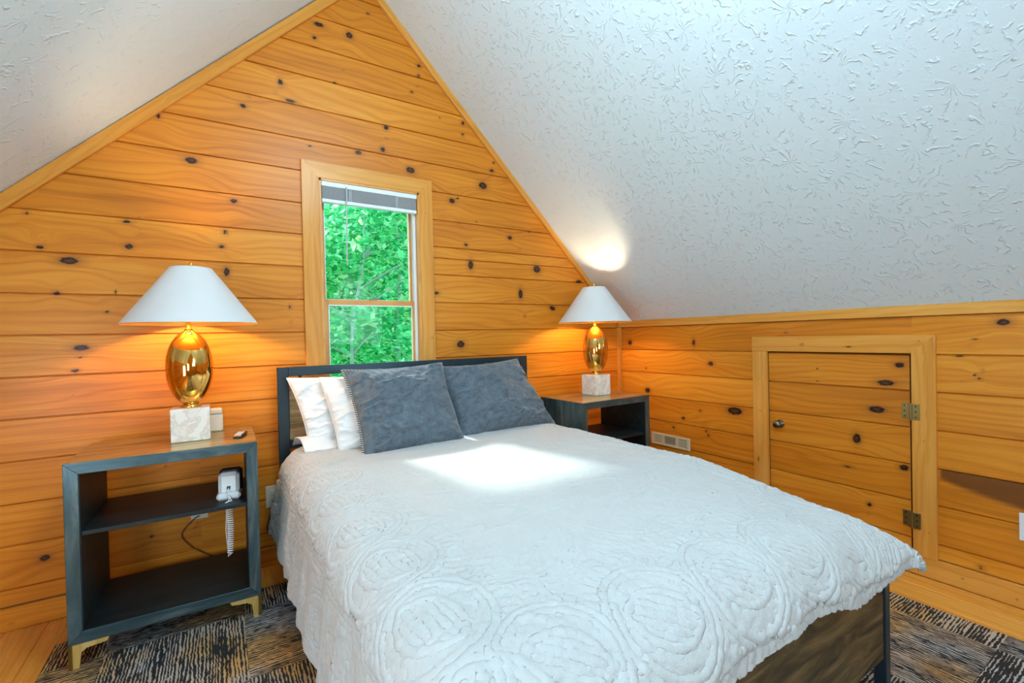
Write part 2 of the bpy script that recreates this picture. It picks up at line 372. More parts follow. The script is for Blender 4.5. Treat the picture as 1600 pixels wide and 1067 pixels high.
KD=[(-1.507,0.97,0.006,0.007),(-1.509,0.901,0.009,0.005),(-1.878,1.006,0.03,0.018),(-1.822,0.914,0.05,0.022),(-1.782,0.775,0.051,0.025),(-1.693,0.611,0.025,0.039),(-1.649,0.456,0.031,0.01),(-1.891,0.503,0.026,0.021),(-1.745,0.279,0.016,0.016),(-1.74,0.227,0.008,0.008)]
class Boards:
    def __init__(s): s.v = []; s.f = []; s.g = []; s.k = []; s.n = 0; s.mi = []
    def _attr(s, u, w_, rid, knots, stains, ka, kb):
        d = np.full(u.shape, 9.0); we = w_.copy()
        for (kx, kz, rx, rz) in knots:
            if kx < ka.min() - .3 or kx > ka.max() + .3 or kz < kb.min() - .06 or kz > kb.max() + .06: continue
            dx = ka - kx; dz = kb - kz
            dd = np.sqrt((dx / (rx * .78))**2 + (dz / (rz * .74))**2); d = np.minimum(d, dd)
            r = max(rz, .006)
            we += 1.1 * dz * np.exp(-(dx / (4.0 * max(rx, r)))**2 - (dz / (3.2 * r))**2)
        st = np.zeros(u.shape)
        for fn in stains: st = np.maximum(st, fn(ka, kb))
        return np.stack([u, we, np.full(u.shape, rid)], -1), np.stack([d, st, np.zeros(u.shape)], -1)
    def add(s, O, A, B, N, L, W, prof=None, step=.014, knots=(), stains=(), rid=None, off=(0, 0), mask=None, cap=None, miters=(0, 0), thick=0):
        """one board: O corner, A along the length, B across, N towards the room. prof: (v, depth) pairs across."""
        O, A, B, N = (np.array(q, float) for q in (O, A, B, N))
        if rid is None: rid = random.random()
        nu = max(2, int(L / step) + 1); us = np.linspace(0, L, nu)
        if prof is None:
            c = .002
            inner = np.linspace(c, W - c, max(2, int(W / step) + 1))
            pv = [(0, -thick), (0, -c)] + [(x, 0) for x in inner] + [(W, -c), (W, -thick)]
        else:
            inner = np.linspace(.0045, W - .0045, max(2, int(W / step) + 1))
            pv = [(0, -.010), (.0012, -.010)] + [(x, 0) for x in inner] + [(W - .0012, -.010), (W, -.010)]
        vv = np.array([q[0] for q in pv]); dd = np.array([q[1] for q in pv])
        U, V = np.meshgrid(us, vv, indexing='ij'); D = np.broadcast_to(dd, U.shape)
        # miters shift ends with v (1 = 45 degrees)
        if miters != (0, 0):
            lo = miters[0] * V; hi = L - miters[1] * V
            U = lo + (hi - lo) * (U / L)
        P = O + U[..., None] * A + V[..., None] * B + D[..., None] * N
        ka = off[0] + U; kb = off[1] + V
        g, k = s._attr(U + rid * 13, V, rid, knots, stains, ka, kb)
        b = s.n; nv = len(vv)
        s.v.append(P.reshape(-1, 3)); s.g.append(g.reshape(-1, 3)); s.k.append(k.reshape(-1, 3)); s.n += P.shape[0] * nv
        i, j = np.meshgrid(np.arange(nu - 1), np.arange(nv - 1), indexing='ij')
        if mask is not None:
            cu = off[0] + (U[:-1, :-1] + U[1:, 1:]) / 2; cv = off[1] + (V[:-1, :-1] + V[1:, 1:]) / 2
            ok = mask(cu, cv); i = i[ok]; j = j[ok]
        i = i.ravel(); j = j.ravel()
        F = np.stack([b + i*nv + j, b + (i+1)*nv + j, b + (i+1)*nv + j + 1, b + i*nv + j + 1], -1)
        flip = np.dot(np.cross(A, B), N) < 0
        if flip: F = F[:, ::-1]
        s.f += F.tolist(); s.mi += [0] * len(F)
        if prof is None and thick > 0:   # end caps
            for e in (0, nu - 1):
                idx = [b + e*nv + q for q in range(nv)]
                s.f.append(idx if (e == 0) != flip else idx[::-1]); s.mi.append(0)
    def extra(s, mb, mi=1):
        b = s.n; P = np.array(mb.v); s.v.append(P); s.n += len(P)
        s.g.append(P.copy()); s.k.append(np.tile([9., 0, 0], (len(P), 1)))
        for f in mb.f: s.f.append([b + q for q in f]); s.mi.append(mi)
    def build(s, name, mats, parent=None):
        v = np.concatenate(s.v)
        me = bpy.data.meshes.new(name); me.from_pydata(v.tolist(), [], s.f)
        me.polygons.foreach_set('material_index', s.mi)
        for nm, a in (('gr', s.g), ('kn', s.k)):
            at = me.attributes.new(nm, 'FLOAT_VECTOR', 'POINT'); at.data.foreach_set('vector', np.concatenate(a).astype(np.float32).ravel())
        me.update(); return link(me, name, mats, parent)

random.seed(11)
AX, AZ, KN = -2.06, 3.358, 1.287       # ridge x, ridge height, knee wall height
XL = 2 * AX; YF = -5.1                  # left knee wall x, front wall y
def ceil_z(x): return AZ - np.abs(x - AX) * ((AZ - KN) / abs(AX))
def rnd_knots(n, a0, a1, b0, b1, r=(.003, .009), seed=1):
    R_ = random.Random(seed)
    return [(R_.uniform(a0, a1), R_.uniform(b0, b1), R_.uniform(*r) * 1.3, R_.uniform(*r)) for _ in range(n)]

# ---- back gable wall (window end)
seams = [0.0, .096, .170, .351, .526, .705, .883, 1.060, 1.238, 1.418, 1.599, 1.778, 1.951, 2.130, 2.307, 2.486, 2.660, 2.834, 3.010, 3.190, 3.36]
WX0, WX1, WZ0, WZ1 = -2.33, -1.742, .70, 2.10
def inwin(u, v): return ~((u > WX0 - .012) & (u < WX1 + .012) & (v > WZ0 - .012) & (v < WZ1 + .012))
wall = Boards()
kA = KA + rnd_knots(26, -4.1, 0, .1, 3.2, seed=3)
prs = random.Random(4)
joints = {2: -2.92, 3: -2.92, 4: -2.915, 5: None, 15: -1.3}
for i in range(1, len(seams) - 1):
    z0, z1 = seams[i], seams[i + 1]
    hw = (AZ - z0) if z0 > KN else 2.06
    x0, x1 = max(XL, AX - hw - .02), min(0.0, AX + hw + .02)
    cuts = [(x0, x1)]
    if joints.get(i): cuts = [(x0, joints[i]), (joints[i], x1)]
    for a, b in cuts:
        zz = [(a, b, z0, z1)]
        if i == 10:   # ripped board right of the window
            zz = [(a, -2.0, z0, z1), (-2.0, b, z0, 1.706), (-2.0, b, 1.706, z1)]
        for a2, b2, c0, c1 in zz:
            msk = inwin
            if z1 > KN:
                msk = lambda u, v: inwin(u, v) & (v < ceil_z(u) + .06)
            wall.add((a2, 0, c0), (1, 0, 0), (0, 0, 1), (0, -1, 0), b2 - a2, c1 - c0, prof=1, knots=kA, off=(a2, c0), mask=msk, rid=prs.random())
bk = MB()
for a, b in (((XL - .1, .012, -.1), (WX0, .12, 3.4)), ((WX1, .012, -.1), (.1, .12, 3.4)), ((WX0, .012, -.1), (WX1, .12, WZ0)), ((WX0, .012, WZ1), (WX1, .12, 3.4))):
    bk.box(a, b)
wall.extra(bk)
tag(wall.build('wall_back', [M['pine'], M['outer']]), kind='structure')

# ---- right knee wall (x = 0), planks run along y
def kstain(a, b):      # heartwood streak beside the small door; a = y, b = z
    t_ = np.clip((-a - 2.03) / .5, 0, 1)
    lo = .526 - .045 - .115 * t_**.8
    return sstep(-.013, .013, b - lo) * (b < .526) * (a < -2.03)
wr = Boards(); kB = KB + rnd_knots(14, -5, 0, .1, 1.25, seed=8)
sB = [.096, .170, .351, .526, .705, .883, 1.060, 1.245]
DY0, DY1, DZ0, DZ1 = -1.927, -1.235, .10, 1.064      # small door opening
for i in range(len(sB) - 1):
    cuts = [(YF, 0.0)] if i != 6 else [(YF, -1.927), (-1.927, 0.0)]
    for a, b in cuts:
        wr.add((0, a, sB[i]), (0, 1, 0), (0, 0, 1), (-1, 0, 0), b - a, sB[i+1] - sB[i], prof=1, knots=kB, stains=[kstain], off=(a, sB[i]), rid=prs.random(),
               mask=lambda u, v: ~((u > DY0 - .012) & (u < DY1 + .012) & (v > DZ0 - .012) & (v < DZ1 + .012)))
bk = MB(); bk.box((.012, YF - .1, -.1), (.1, DY0, 1.3)); bk.box((.012, DY1, -.1), (.1, .1, 1.3)); bk.box((.012, DY0, DZ1), (.1, DY1, 1.3)); bk.box((.012, DY0, -.1), (.1, DY1, DZ0)); bk.box((.085, DY0, DZ0), (.1, DY1, DZ1))
wr.extra(bk); tag(wr.build('wall_right', [M['pine'], M['groove']]), kind='structure')
# ---- left knee wall
wl = Boards(); kL = rnd_knots(30, -5, 0, .1, 1.25, r=(.006, .02), seed=9)
for i in range(len(sB) - 1):
    wl.add((XL, YF, sB[i]), (0, 1, 0), (0, 0, 1), (1, 0, 0), -YF, sB[i+1] - sB[i] + (.05 if i == 6 else 0), prof=1, knots=kL, off=(YF, sB[i]), rid=prs.random(), step=.03)
bk = MB(); bk.box((XL - .1, YF - .1, -.1), (XL - .012, .1, 1.3)); wl.extra(bk)
tag(wl.build('wall_left', [M['pine'], M['outer']]), kind='structure')
# ---- front gable wall behind the camera, solid, without an opening
wf = Boards(); kF = rnd_knots(40, -4.2, 0, .1, 3.2, r=(.006, .02), seed=10)
for i in range(1, len(seams) - 1):
    z0, z1 = seams[i], seams[i + 1]
    wf.add((0, YF, z0), (-1, 0, 0), (0, 0, 1), (0, 1, 0), -XL, z1 - z0, prof=1, knots=kF, off=(0, z0), rid=prs.random(), step=.03,
           mask=lambda u, v: v < ceil_z(-u) + .06)
bk = MB(); bk.box((XL - .1, YF - .1, -.1), (.1, YF - .012, 3.4)); wf.extra(bk)
tag(wf.build('wall_front', [M['pine'], M['outer']]), kind='structure')
# ---- sloped ceilings: one folded slab
cl = MB(); t_ = .1
for y in (YF - .1, .13):
    cl.v += [(XL - .1, y, KN - .1), (AX, y, AZ), (.1, y, KN - .1), (.1 + .03, y, KN), (AX, y, AZ + .14), (XL - .13, y, KN)]
cl.f = [(0, 1, 7, 6), (1, 2, 8, 7), (2, 3, 9, 8), (3, 4, 10, 9), (4, 5, 11, 10), (5, 0, 6, 11), (0, 5, 4, 1), (1, 4, 3, 2), (6, 7, 10, 11), (7, 8, 9, 10)]
cl.mi = [0] * 10; cl.sm = [False] * 10
tag(cl.build('ceiling', M['paint']), kind='structure')
# ---- floor
fl = Boards(); x = XL - .02; kk = 0
while x < .02:
    w_ = .133; fl.add((x, YF, 0), (0, 1, 0), (1, 0, 0), (0, 0, 1), -YF, w_, knots=rnd_knots(2, -5, 0, x, x + w_, seed=kk + 50), off=(YF, x), step=.03, rid=prs.random(), thick=.02)
    x += w_ + .0006; kk += 1
bk = MB(); bk.box((XL - .1, YF - .1, -.15), (.1, .1, -.02)); fl.extra(bk)
tag(fl.build('floor', [M['floor'], M['groove']]), kind='structure')

# ---- baseboards and trims
def one_board(name, O, A, B, N, L, W, thick, knots=(), off=(0, 0), mat='trim', parent=None, kind='structure', miters=(0, 0), step=.014):
    b = Boards(); b.add(O, A, B, N, L, W, knots=knots, off=off, thick=thick, miters=miters, step=step, rid=prs.random())
    o = b.build(name, [M[mat]], parent)
    if parent is None and kind: o['kind'] = kind
    return o
one_board('baseboard_back', (XL, -.016, .0015), (1, 0, 0), (0, 0, 1), (0, -1, 0), -XL - .018, .094, .016, rnd_knots(8, -4, 0, 0, .09, seed=20), (XL, 0), mat='pine')
one_board('baseboard_right', (-.018, YF, .0035), (0, 1, 0), (0, 0, 1), (-1, 0, 0), -YF, .094, .018, [(-2.1, .05, .008, .006), (-2.27, .035, .007, .006)] + rnd_knots(5, -5, 0, 0, .09, seed=21), (YF, 0))
one_board('baseboard_left', (XL + .016, YF, .0015), (0, 1, 0), (0, 0, 1), (1, 0, 0), -YF, .094, .016, (), (0, 0), step=.03)
q2 = math.sqrt(.5)
# gable trims along both slopes; v runs away from the ceiling
Ls = (0 - AX) / q2
one_board('trim_1', (AX - 2.06, -.02, KN), (q2, 0, q2), (q2, 0, -q2), (0, -1, 0), Ls, .052, .02, rnd_knots(14, 0, Ls, 0, .05, r=(.003, .005), seed=30), miters=(0, 0))
one_board('trim_2', (AX, -.02, AZ), (q2, 0, -q2), (-q2, 0, -q2), (0, -1, 0), Ls, .042, .02, rnd_knots(14, 0, Ls, 0, .05, r=(.003, .005), seed=31), miters=(1, 0))
one_board('trim_3', (-.016, YF, 1.243), (0, 1, 0), (0, 0, 1), (-1, 0, 0), -YF, .052, .016, rnd_knots(12, 0, 5, 0, .05, r=(.003, .006), seed=32))
one_board('trim_4', (-.032, -.026, .097), (0, 0, 1), (1, 0, 0), (0, -1, 0), 1.145, .030, .026, rnd_knots(4, 0, 1.2, 0, .03, r=(.003, .005), seed=33))

# added casings round the front fills, behind the camera; the wall is solid
for nm, cx, cz, w_, h_ in (('added_window_2', -1.20, 1.75, 1.5, 1.3), ('added_window_3', -3.35, 1.15, .6, .9)):
    e = empty(nm, (cx, YF, cz)); e['kind'] = 'structure'
    for k, (x0, x1, z0, z1) in enumerate(((-w_/2 - .09, -w_/2, -h_/2 - .09, h_/2 + .09), (w_/2, w_/2 + .09, -h_/2 - .09, h_/2 + .09), (-w_/2, w_/2, h_/2, h_/2 + .09), (-w_/2, w_/2, -h_/2 - .09, -h_/2))):
        b = Boards(); L_, H_ = x1 - x0, z1 - z0
        if L_ > H_: b.add((x0, .02, z0), (1, 0, 0), (0, 0, 1), (0, 1, 0), L_, H_, thick=.02, rid=prs.random())
        else: b.add((x0, .02, z0), (0, 0, 1), (1, 0, 0), (0, 1, 0), H_, L_, thick=.02, rid=prs.random())
        b.build('casing', [M['trim']], e)

e = empty('added_window_4', (XL, -2.55, .80)); e['kind'] = 'structure'  # added casing round the knee wall fill; solid wall, no window
for (y0, y1, z0, z1) in ((-.53, -.45, -.38, .38), (.45, .53, -.38, .38), (-.45, .45, .30, .38), (-.45, .45, -.38, -.30)):
    b = Boards(); b.add((.02, y0, z0), (0, 1, 0), (0, 0, 1), (1, 0, 0), y1 - y0, z1 - z0, thick=.02, rid=prs.random()); b.build('casing', [M['trim']], e)

# ------------------------------------------------------------------ window
win = empty('window_1', ((WX0 + WX1) / 2, 0, WZ0)); win['kind'] = 'structure'
def wpart(name, fn, mat, parent=win):
    b = MB(); fn(b); o = b.build(name, mat, None)
    o.parent = parent; o.matrix_parent_inverse = Matrix.Translation(-Vector(win.location)); return o
def cased(name, O, A, B, L, W, kn, parent, org, mit, N=(0, -1, 0), thick=.02, mat='trim'):
    b = Boards(); b.add(O, A, B, N, L, W, knots=kn, thick=thick, miters=mit, rid=prs.random())
    o = b.build(name, [M[mat]]); o.parent = parent; o.matrix_parent_inverse = Matrix.Translation(-Vector(org)); return o
W_ = .090; zc0 = WZ0 - W_
yC = -.020
cased('head_casing', (WX0 - W_, yC, WZ1 + W_), (1, 0, 0), (0, 0, -1), WX1 - WX0 + 2 * W_, W_, [(.025, .012, .007, .007), (.17, .04, .007, .005), (.3, .05, .012, .004), (.71, .055, .009, .007)], win, win.location, (1, 1))
cased('side_casing', (WX0 - W_, yC, zc0), (0, 0, 1), (1, 0, 0), WZ1 - zc0 + W_, W_, [(1.2, .05, .007, .005)], win, win.location, (0, 1))
cased('side_casing', (WX1 + W_, yC, zc0), (0, 0, 1), (-1, 0, 0), WZ1 - zc0 + W_, W_, [(1.37, .05, .006, .006), (1.38, .02, .005, .004), (.58, .022, .008, .008)], win, win.location, (0, 1))
cased('bottom_casing', (WX0, yC, zc0), (1, 0, 0), (0, 0, 1), WX1 - WX0, W_ - .018, [], win, win.location, (0, 0))
wpart('jamb', lambda b: (b.box((WX0 - .001, -.018, WZ0), (WX0 + .012, .125, WZ1)), b.box((WX1 - .012, -.018, WZ0), (WX1 + .001, .125, WZ1)), b.box((WX0, -.018, WZ1 - .012), (WX1, .125, WZ1 + .001)), b.box((WX0, .05, WZ0 - .001), (WX1, .125, WZ0 + .012))), M['jamb'])
wpart('sill', lambda b: b.box((WX0 - .02, -.045, WZ0 - .018), (WX1 + .02, .05, WZ0 + .004), .004), M['jamb'])
wpart('sash_track', lambda b: (b.box((WX1 - .030, .020, WZ0 + .012), (WX1 - .012, .030, WZ1 - .012), .002), b.box((WX1 - .026, .058, WZ0 + .012), (WX1 - .012, .066, WZ1 - .012), .002), b.box((WX0 + .012, .020, WZ0 + .012), (WX0 + .018, .030, WZ1 - .012))), M['wplastic'])
def sash(name, z0, z1, y0, y1, rw, xr):
    e = wpart(name, lambda b: (b.box((WX0 + .010, y0, z0), (WX0 + .010 + rw, y1, z1), .003), b.box((xr - rw, y0, z0), (xr, y1, z1), .003),
                               b.box((WX0 + .010 + rw, y0 + .001, z0), (xr - rw, y1, z0 + .034), .002), b.box((WX0 + .010 + rw, y0 + .001, z1 - .034), (xr - rw, y1, z1), .002)), M['jamb'])
    wpart('pane', lambda b: b.box((WX0 + .010 + rw, (y0 + y1) / 2 - .002, z0 + .034), (xr - rw, (y0 + y1) / 2 + .002, z1 - .034)), M['glass'], e)
    def gl(b):
        yy = y0 - .001; a = WX0 + .010 + rw
        for A_, B_ in (((a, yy, z0 + .034), (a + .005, yy + .006, z1 - .034)), ((xr - rw - .005, yy, z0 + .034), (xr - rw, yy + .006, z1 - .034)),
                       ((a, yy, z0 + .030), (xr - rw, yy + .006, z0 + .035)), ((a, yy, z1 - .037), (xr - rw, yy + .006, z1 - .031))): b.box(A_, B_)
    wpart('glazing_bead', gl, M['wplastic'], e)
    return e
for e in (sash('upper_sash', 1.395, WZ1 - .012, .068, .100, .026, WX1 - .014), sash('lower_sash', WZ0 + .012, 1.425, .028, .058, .032, WX1 - .012)):
    for ch in e.children: ch.matrix_parent_inverse = Matrix.Identity(4)
wpart('sash_lock', lambda b: (b.box((-2.05, .030, 1.425), (-2.00, .052, 1.434), .003), b.box((-2.035, .022, 1.432), (-1.995, .034, 1.440), .003)), M['nickel'])

# raised blind
bl = tag(empty('window_blind', ((WX0 + WX1) / 2, -.0, 2.098)), 'raised white mini blind bunched at top of the window', 'blind')
def bpart(name, fn, mat, parent=bl):
    b = MB(); fn(b); o = b.build(name, mat); o.parent = bl; o.matrix_parent_inverse = Matrix.Translation(-Vector(bl.location)); return o
a0, a1 = WX0 + .014, WX1 - .014
bpart('head_rail', lambda b: b.box((a0, -.016, 2.060), (a1, .016, 2.087), .002), M['vinyl'])
def slats(b):
    for k in range(17):
        z = 1.994 + k * .0038; b.box((a0 + .003, -.0125, z), (a1 - .003, .0125, z + .0016))
so = bpart('slats', slats, M['slat'])
bpart('bottom_rail', lambda b: b.box((a0 + .002, -.014, 1.970), (a1 - .002, .014, 1.990), .002), M['vinyl'])
bpart('wand', lambda b: (b.tube([(-2.182, -.022, 2.068), (-2.184, -.028, 2.04), (-2.19, -.028, 1.62)], .004, 6), b.tube([(-2.182, -.014, 2.068), (-2.182, -.024, 2.068)], .003, 6)), M['slat'])
for xx in (-2.165, -1.89):
    bpart('ladder_cord', lambda b: (b.tube([(xx, -.0155, 2.06), (xx + .003, -.0165, 2.02), (xx, -.0155, 1.985)], .0012, 5), b.tube([(xx + .012, -.0155, 2.06), (xx + .008, -.0165, 2.02), (xx + .013, -.0155, 1.985)], .0012, 5)), M['vinyl'])

# ------------------------------------------------------------------ small knee-wall door
dr = empty('door_1', (0, (DY0 + DY1) / 2, DZ0)); dr['kind'] = 'structure'
oD = dr.location
db = Boards(); ds = [DZ0 + .004, .171, .350, .526, .705, .883, DZ1 - .006]
for i in range(len(ds) - 1):
    db.add((-.002, DY0 + .010, ds[i]), (0, 1, 0), (0, 0, 1), (-1, 0, 0), DY1 - DY0 - .014, ds[i+1] - ds[i], prof=1, knots=KD, off=(DY0 + .010, ds[i]), rid=prs.random())
bk = MB(); bk.box((.0085, DY0 + .010, DZ0 + .004), (.03, DY1 - .004, DZ1 - .006)); db.extra(bk)
o = db.build('door_panel', [M['pine'], M['groove']]); o.parent = dr; o.matrix_parent_inverse = Matrix.Translation(-Vector(oD))
cw = .090; xN = -.020
cased('side_casing', (xN, DY0 - cw, .097), (0, 0, 1), (0, 1, 0), DZ1 + cw - .097, cw, [(.12, .03, .005, .005), (.2, .07, .006, .004), (.42, .05, .004, .004), (.55, .045, .005, .005), (.68, .06, .004, .005), (.95, .02, .004, .004)], dr, oD, (0, 1), N=(-1, 0, 0))
cased('head_casing', (xN, DY0 - cw, DZ1 + cw), (0, 1, 0), (0, 0, -1), DY1 - DY0 + 2 * cw, cw, [(.06, .03, .006, .005), (.1, .07, .006, .005), (.58, .05, .012, .01), (.35, .06, .02, .006)], dr, oD, (1, 0), N=(-1, 0, 0))
cased('side_casing', (xN, DY1 + cw, .097), (0, 0, 1), (0, -1, 0), DZ1 - .097, cw, [(.8, .05, .006, .005), (.6, .045, .006, .005), (.42, .065, .006, .005), (.3, .03, .02, .006)], dr, oD, (0, 0), N=(-1, 0, 0))
def dpart(name, fn, mat, smooth=False, label=None):
    b = MB(); b.smooth = smooth; fn(b); o = b.build(name, mat); o.parent = dr; o.matrix_parent_inverse = Matrix.Translation(-Vector(oD))
    if label: o['label'] = label
    return o
def knob(b):
    prof = [(.0, .0), (.024, .0), (.024, .004), (.010, .006), (.009, .022), (.016, .028), (.022, .036), (.023, .044), (.018, .052), (.010, .055), (.0, .056)]
    n = 24; b.lathe([(max(r, .0004), z) for r, z in prof], n=n)
    b.v = [(-.002 - z, -1.301 + x, .632 + y) for x, y, z in b.v]
dpart('door_knob', knob, M['nickel'], True, 'round dark metal knob')
def hinge(zc, spread):
    def f(b):
        yc = DY0 + .002
        b.box((-.0245, yc - .034, zc - .038), (-.0202, yc - .006, zc + .038), .001)
        b.box((-.0065, yc + .012, zc - .038), (-.0025, yc + .040, zc + .038), .001)
        b.box((-.022, yc + .004, zc - .038), (-.004, yc + .013, zc + .038), .001)
        b.tube([(-.0255, yc - .001, zc - .040), (-.0255, yc - .001, zc + .040)], .0045, 10)
    return f
def screws(zc):
    def f(b):
        yc = DY0 + .002
        for k in (-.026, 0, .026):
            for yy, xx in ((yc - .020, -.0247), (yc + .028, -.0067)):
                b.box((xx - .0006, yy - .003, zc + k - .003), (xx, yy + .003, zc + k + .003))
    return f
for zc in (.785, .262):
    h_ = dpart('hinge', hinge(zc, 0), M['brass'], label='brass butt hinge')
    b = MB(); screws(zc)(b); s_ = b.build('hinge_screws', M['black']); s_.parent = h_

# ------------------------------------------------------------------ wall plates and register
def plate(name, label, cat, cx, cz, on='back', duplex=True, w_=.072, h_=.116, mat='cream', lab_=None):
    e = empty(name, (cx, 0, cz) if on == 'back' else (0, cx, cz)); tag(e, label, cat)
    rot = Matrix.Identity(4) if on == 'back' else Matrix.Rotation(-PI / 2, 4, 'Z')
    def T(b): b.v = [tuple(rot @ Vector(q)) for q in b.v]
    b = MB(); b.box((-w_/2, -.006, -h_/2), (w_/2, -.0005, h_/2), .002); T(b); b.build('cover_plate', M[mat], e)
    if duplex:
        for s_ in (-1, 1):
            b = MB(); b.box((-.017, -.0085, s_*.021 - .0145), (.017, -.0062, s_*.021 + .0145), .001); T(b); r_ = b.build('socket', M[mat], e)
            b = MB()
            for xx in (-.007, .005): b.box((xx, -.0092, s_*.021 - .004), (xx + .002, -.0086, s_*.021 + .006))
            b.box((-.002, -.0092, s_*.021 - .011), (.002, -.0086, s_*.021 - .008)); T(b); b.build('slots', M['black'], r_)
    else:
        b = MB(); b.box((-.0165, -.0085, -.033), (.0165, -.0062, .033), .001); T(b); b.build('rocker', M[mat], e)
    return e
plate('wall_outlet', 'ivory wall outlet between left nightstand and the bed', 'outlet', -2.598, .362)
plate('wall_outlet', 'ivory wall outlet seen through the left nightstand under its shelf', 'outlet', -2.925, .375)
plate('wall_plate', 'white wall plate on right knee wall beyond the small door', 'wall plate', -2.312, .345, on='right', duplex=False, mat='wplastic')
v = tag(empty('wall_register', (0, -.5, .385)), 'cream metal air register low on right knee wall', 'vent')
def pt(name, fn, mat, par, smooth=False, label=None):
    b = MB(); b.smooth = smooth; fn(b); o = b.build(name, mat, par)
    if label: o['label'] = label
    return o
RL, RH = .345, .088
def fr_(b):
    X0, X1 = -.010, -.0005
    b.box((X0, -RL/2, RH/2 - .014), (X1, RL/2, RH/2), .002); b.box((X0, -RL/2, -RH/2), (X1, RL/2, -RH/2 + .014), .002)
    b.box((X0, -RL/2, -RH/2 + .012), (X1, -RL/2 + .03, RH/2 - .012), .002); b.box((X0, RL/2 - .03, -RH/2 + .012), (X1, RL/2, RH/2 - .012), .002)
    for y in (-.062, .062): b.box((X0 + .001, y - .012, -RH/2 + .012), (X1, y + .012, RH/2 - .012))
pt('register_frame', fr_, M['reg'], v)
pt('duct_backing', lambda b: b.box((-.003, -RL/2 + .01, -RH/2 + .008), (-.001, RL/2 - .01, RH/2 - .008)), M['black'], v)
def louv(b):
    for k in range(5): z = -.024 + k * .012; b.box((-.009, -.052, z - .0022), (-.004, .052, z + .0022))
    for s_ in (-1, 1):
        for k in range(9):
            y = s_ * (.076 + k * .0085); b.box((-.009, y - .0016, -.030), (-.004, y + .0016, .030))
    for s_ in (-1, 1):
        for z in (-.012, .012): b.box((-.0085, s_*.074 - (.0 if s_ > 0 else .07), z - .001), (-.0045, s_*.074 + (.07 if s_ > 0 else 0.), z + .001))
pt('louvres', louv, M['reg'], v)

# ------------------------------------------------------------------ rug
b = MB(); b.box((-3.40, -5.0, .0005), (-.315, -.262, .011), .004); r_ = b.build('area_rug', M['rug'])
tag(r_, 'dark striated patchwork rug on the pine floor under the bed', 'rug')

# ------------------------------------------------------------------ nightstands
def make_stand():
    e = empty('nightstand'); w_, d, z0, z1, T = .617, .435, .0885, .7500, .042
    # origin: middle of footprint, front towards -y
    X0, X1, Y0, Y1 = -w_/2, w_/2, -d/2, d/2
    def panel(kind):
        def f(b):
            if kind in ('top', 'bot'):
                zo, zi = (z1, z1 - T) if kind == 'top' else (z0, z0 + T)
                q = [(X0, zo), (X1, zo), (X1 - T, zi), (X0 + T, zi)]
            else:
                xo, xi = (X0, X0 + T) if kind == 'l' else (X1, X1 - T)
                q = [(xo, z0), (xo, z1), (xi, z1 - T), (xi, z0 + T)]
            vs_ = [(x, Y0, z) for x, z in q] + [(x, Y1, z) for x, z in q]
            fs_ = [(0, 1, 2, 3), (7, 6, 5, 4), (0, 4, 5, 1), (1, 5, 6, 2), (2, 6, 7, 3), (3, 7, 4, 0)]
            ccw = kind in ('top', 'r')   # orientation
            a = sum(q[i][0]*q[(i+1) % 4][1] - q[(i+1) % 4][0]*q[i][1] for i in range(4))
            if a < 0: fs_ = [f_[::-1] for f_ in fs_]
            b.add(vs_, fs_)
        return f
    for nm, k, mt in (('top_panel', 'top', 'steelh'), ('bottom_panel', 'bot', 'steelh'), ('side_panel', 'l', 'steelv'), ('side_panel', 'r', 'steelv')):
        o = pt(nm, panel(k), M[mt], e)
        bv = o.modifiers.new('bevel', 'BEVEL'); bv.width = .0012; bv.segments = 1
    pt('top_reflection', lambda b: b.box((X0 + .003, Y0 + .003, z1 - .0005), (X1 - .003, Y1 - .003, z1 + .0008)), M['steeltop'], e, label='brushed top surface tinted with lamp reflection')  # thin sheet carrying the painted lamp reflection
    # dark linings
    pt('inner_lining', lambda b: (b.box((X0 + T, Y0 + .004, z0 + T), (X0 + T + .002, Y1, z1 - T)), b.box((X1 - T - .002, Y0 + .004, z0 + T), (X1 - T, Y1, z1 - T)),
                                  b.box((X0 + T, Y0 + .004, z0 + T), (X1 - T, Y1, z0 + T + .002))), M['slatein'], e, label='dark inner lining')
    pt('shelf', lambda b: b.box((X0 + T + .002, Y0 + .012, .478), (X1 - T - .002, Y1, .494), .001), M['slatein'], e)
    for sx in (-1, 1):
        for sy in (-1, 1):
            def foot(b):
                # bracket foot: L plan, tapered curve; front leaf and side leaf
                H = .0878; Lh = .115; th = .012
                out = [(0, 0), (Lh, 0), (Lh - .006, -.014), (.052, -.020), (.036, -.032), (.030, -H), (0, -H)]
                for ax in (0, 1):
                    vs_ = []
                    for off in (0, th):
                        for (u, z) in out:
                            if ax == 0: x = sx*(w_/2 - u); y = sy*(d/2 - off)
                            else: x = sx*(w_/2 - off); y = sy*(d/2 - u)
                            vs_.append((x, y, z0 - .0005 + z))
                    n = len(out); fs_ = [tuple(range(n)), tuple(range(n, 2*n))[::-1]] + [(i, i + n, (i+1) % n + n, (i+1) % n) for i in range(n)]
                    b.add(vs_, fs_)
            pt('foot', foot, M['brassfoot'], e, label='brass bracket foot')
    return e
ns = make_stand()
def stand_at(e, x, y, yaw, w_=.617, d=.435):   # x, y: front left corner
    c, s_ = math.cos(yaw), math.sin(yaw)
    e.location = (x + c*w_/2 - s_*d/2, y + s_*w_/2 + c*d/2, 0.0115); e.rotation_euler = (0, 0, yaw)
tag(ns, 'open slate metal nightstand with brass feet left of the bed', 'nightstand', 'pair of open slate nightstands')
ns2 = copy_tree(ns)
tag(ns2, 'open slate metal nightstand right of the bed in the corner', 'nightstand', 'pair of open slate nightstands')
stand_at(ns, -3.312, -.502, -.019); stand_at(ns2, -.924, -.583, .014)
for e in (ns, ns2): e.location.z = .0115
# heights below already include the rug thickness
for e in (ns, ns2): e.scale = (1, 1, 1)
ZT = .7625

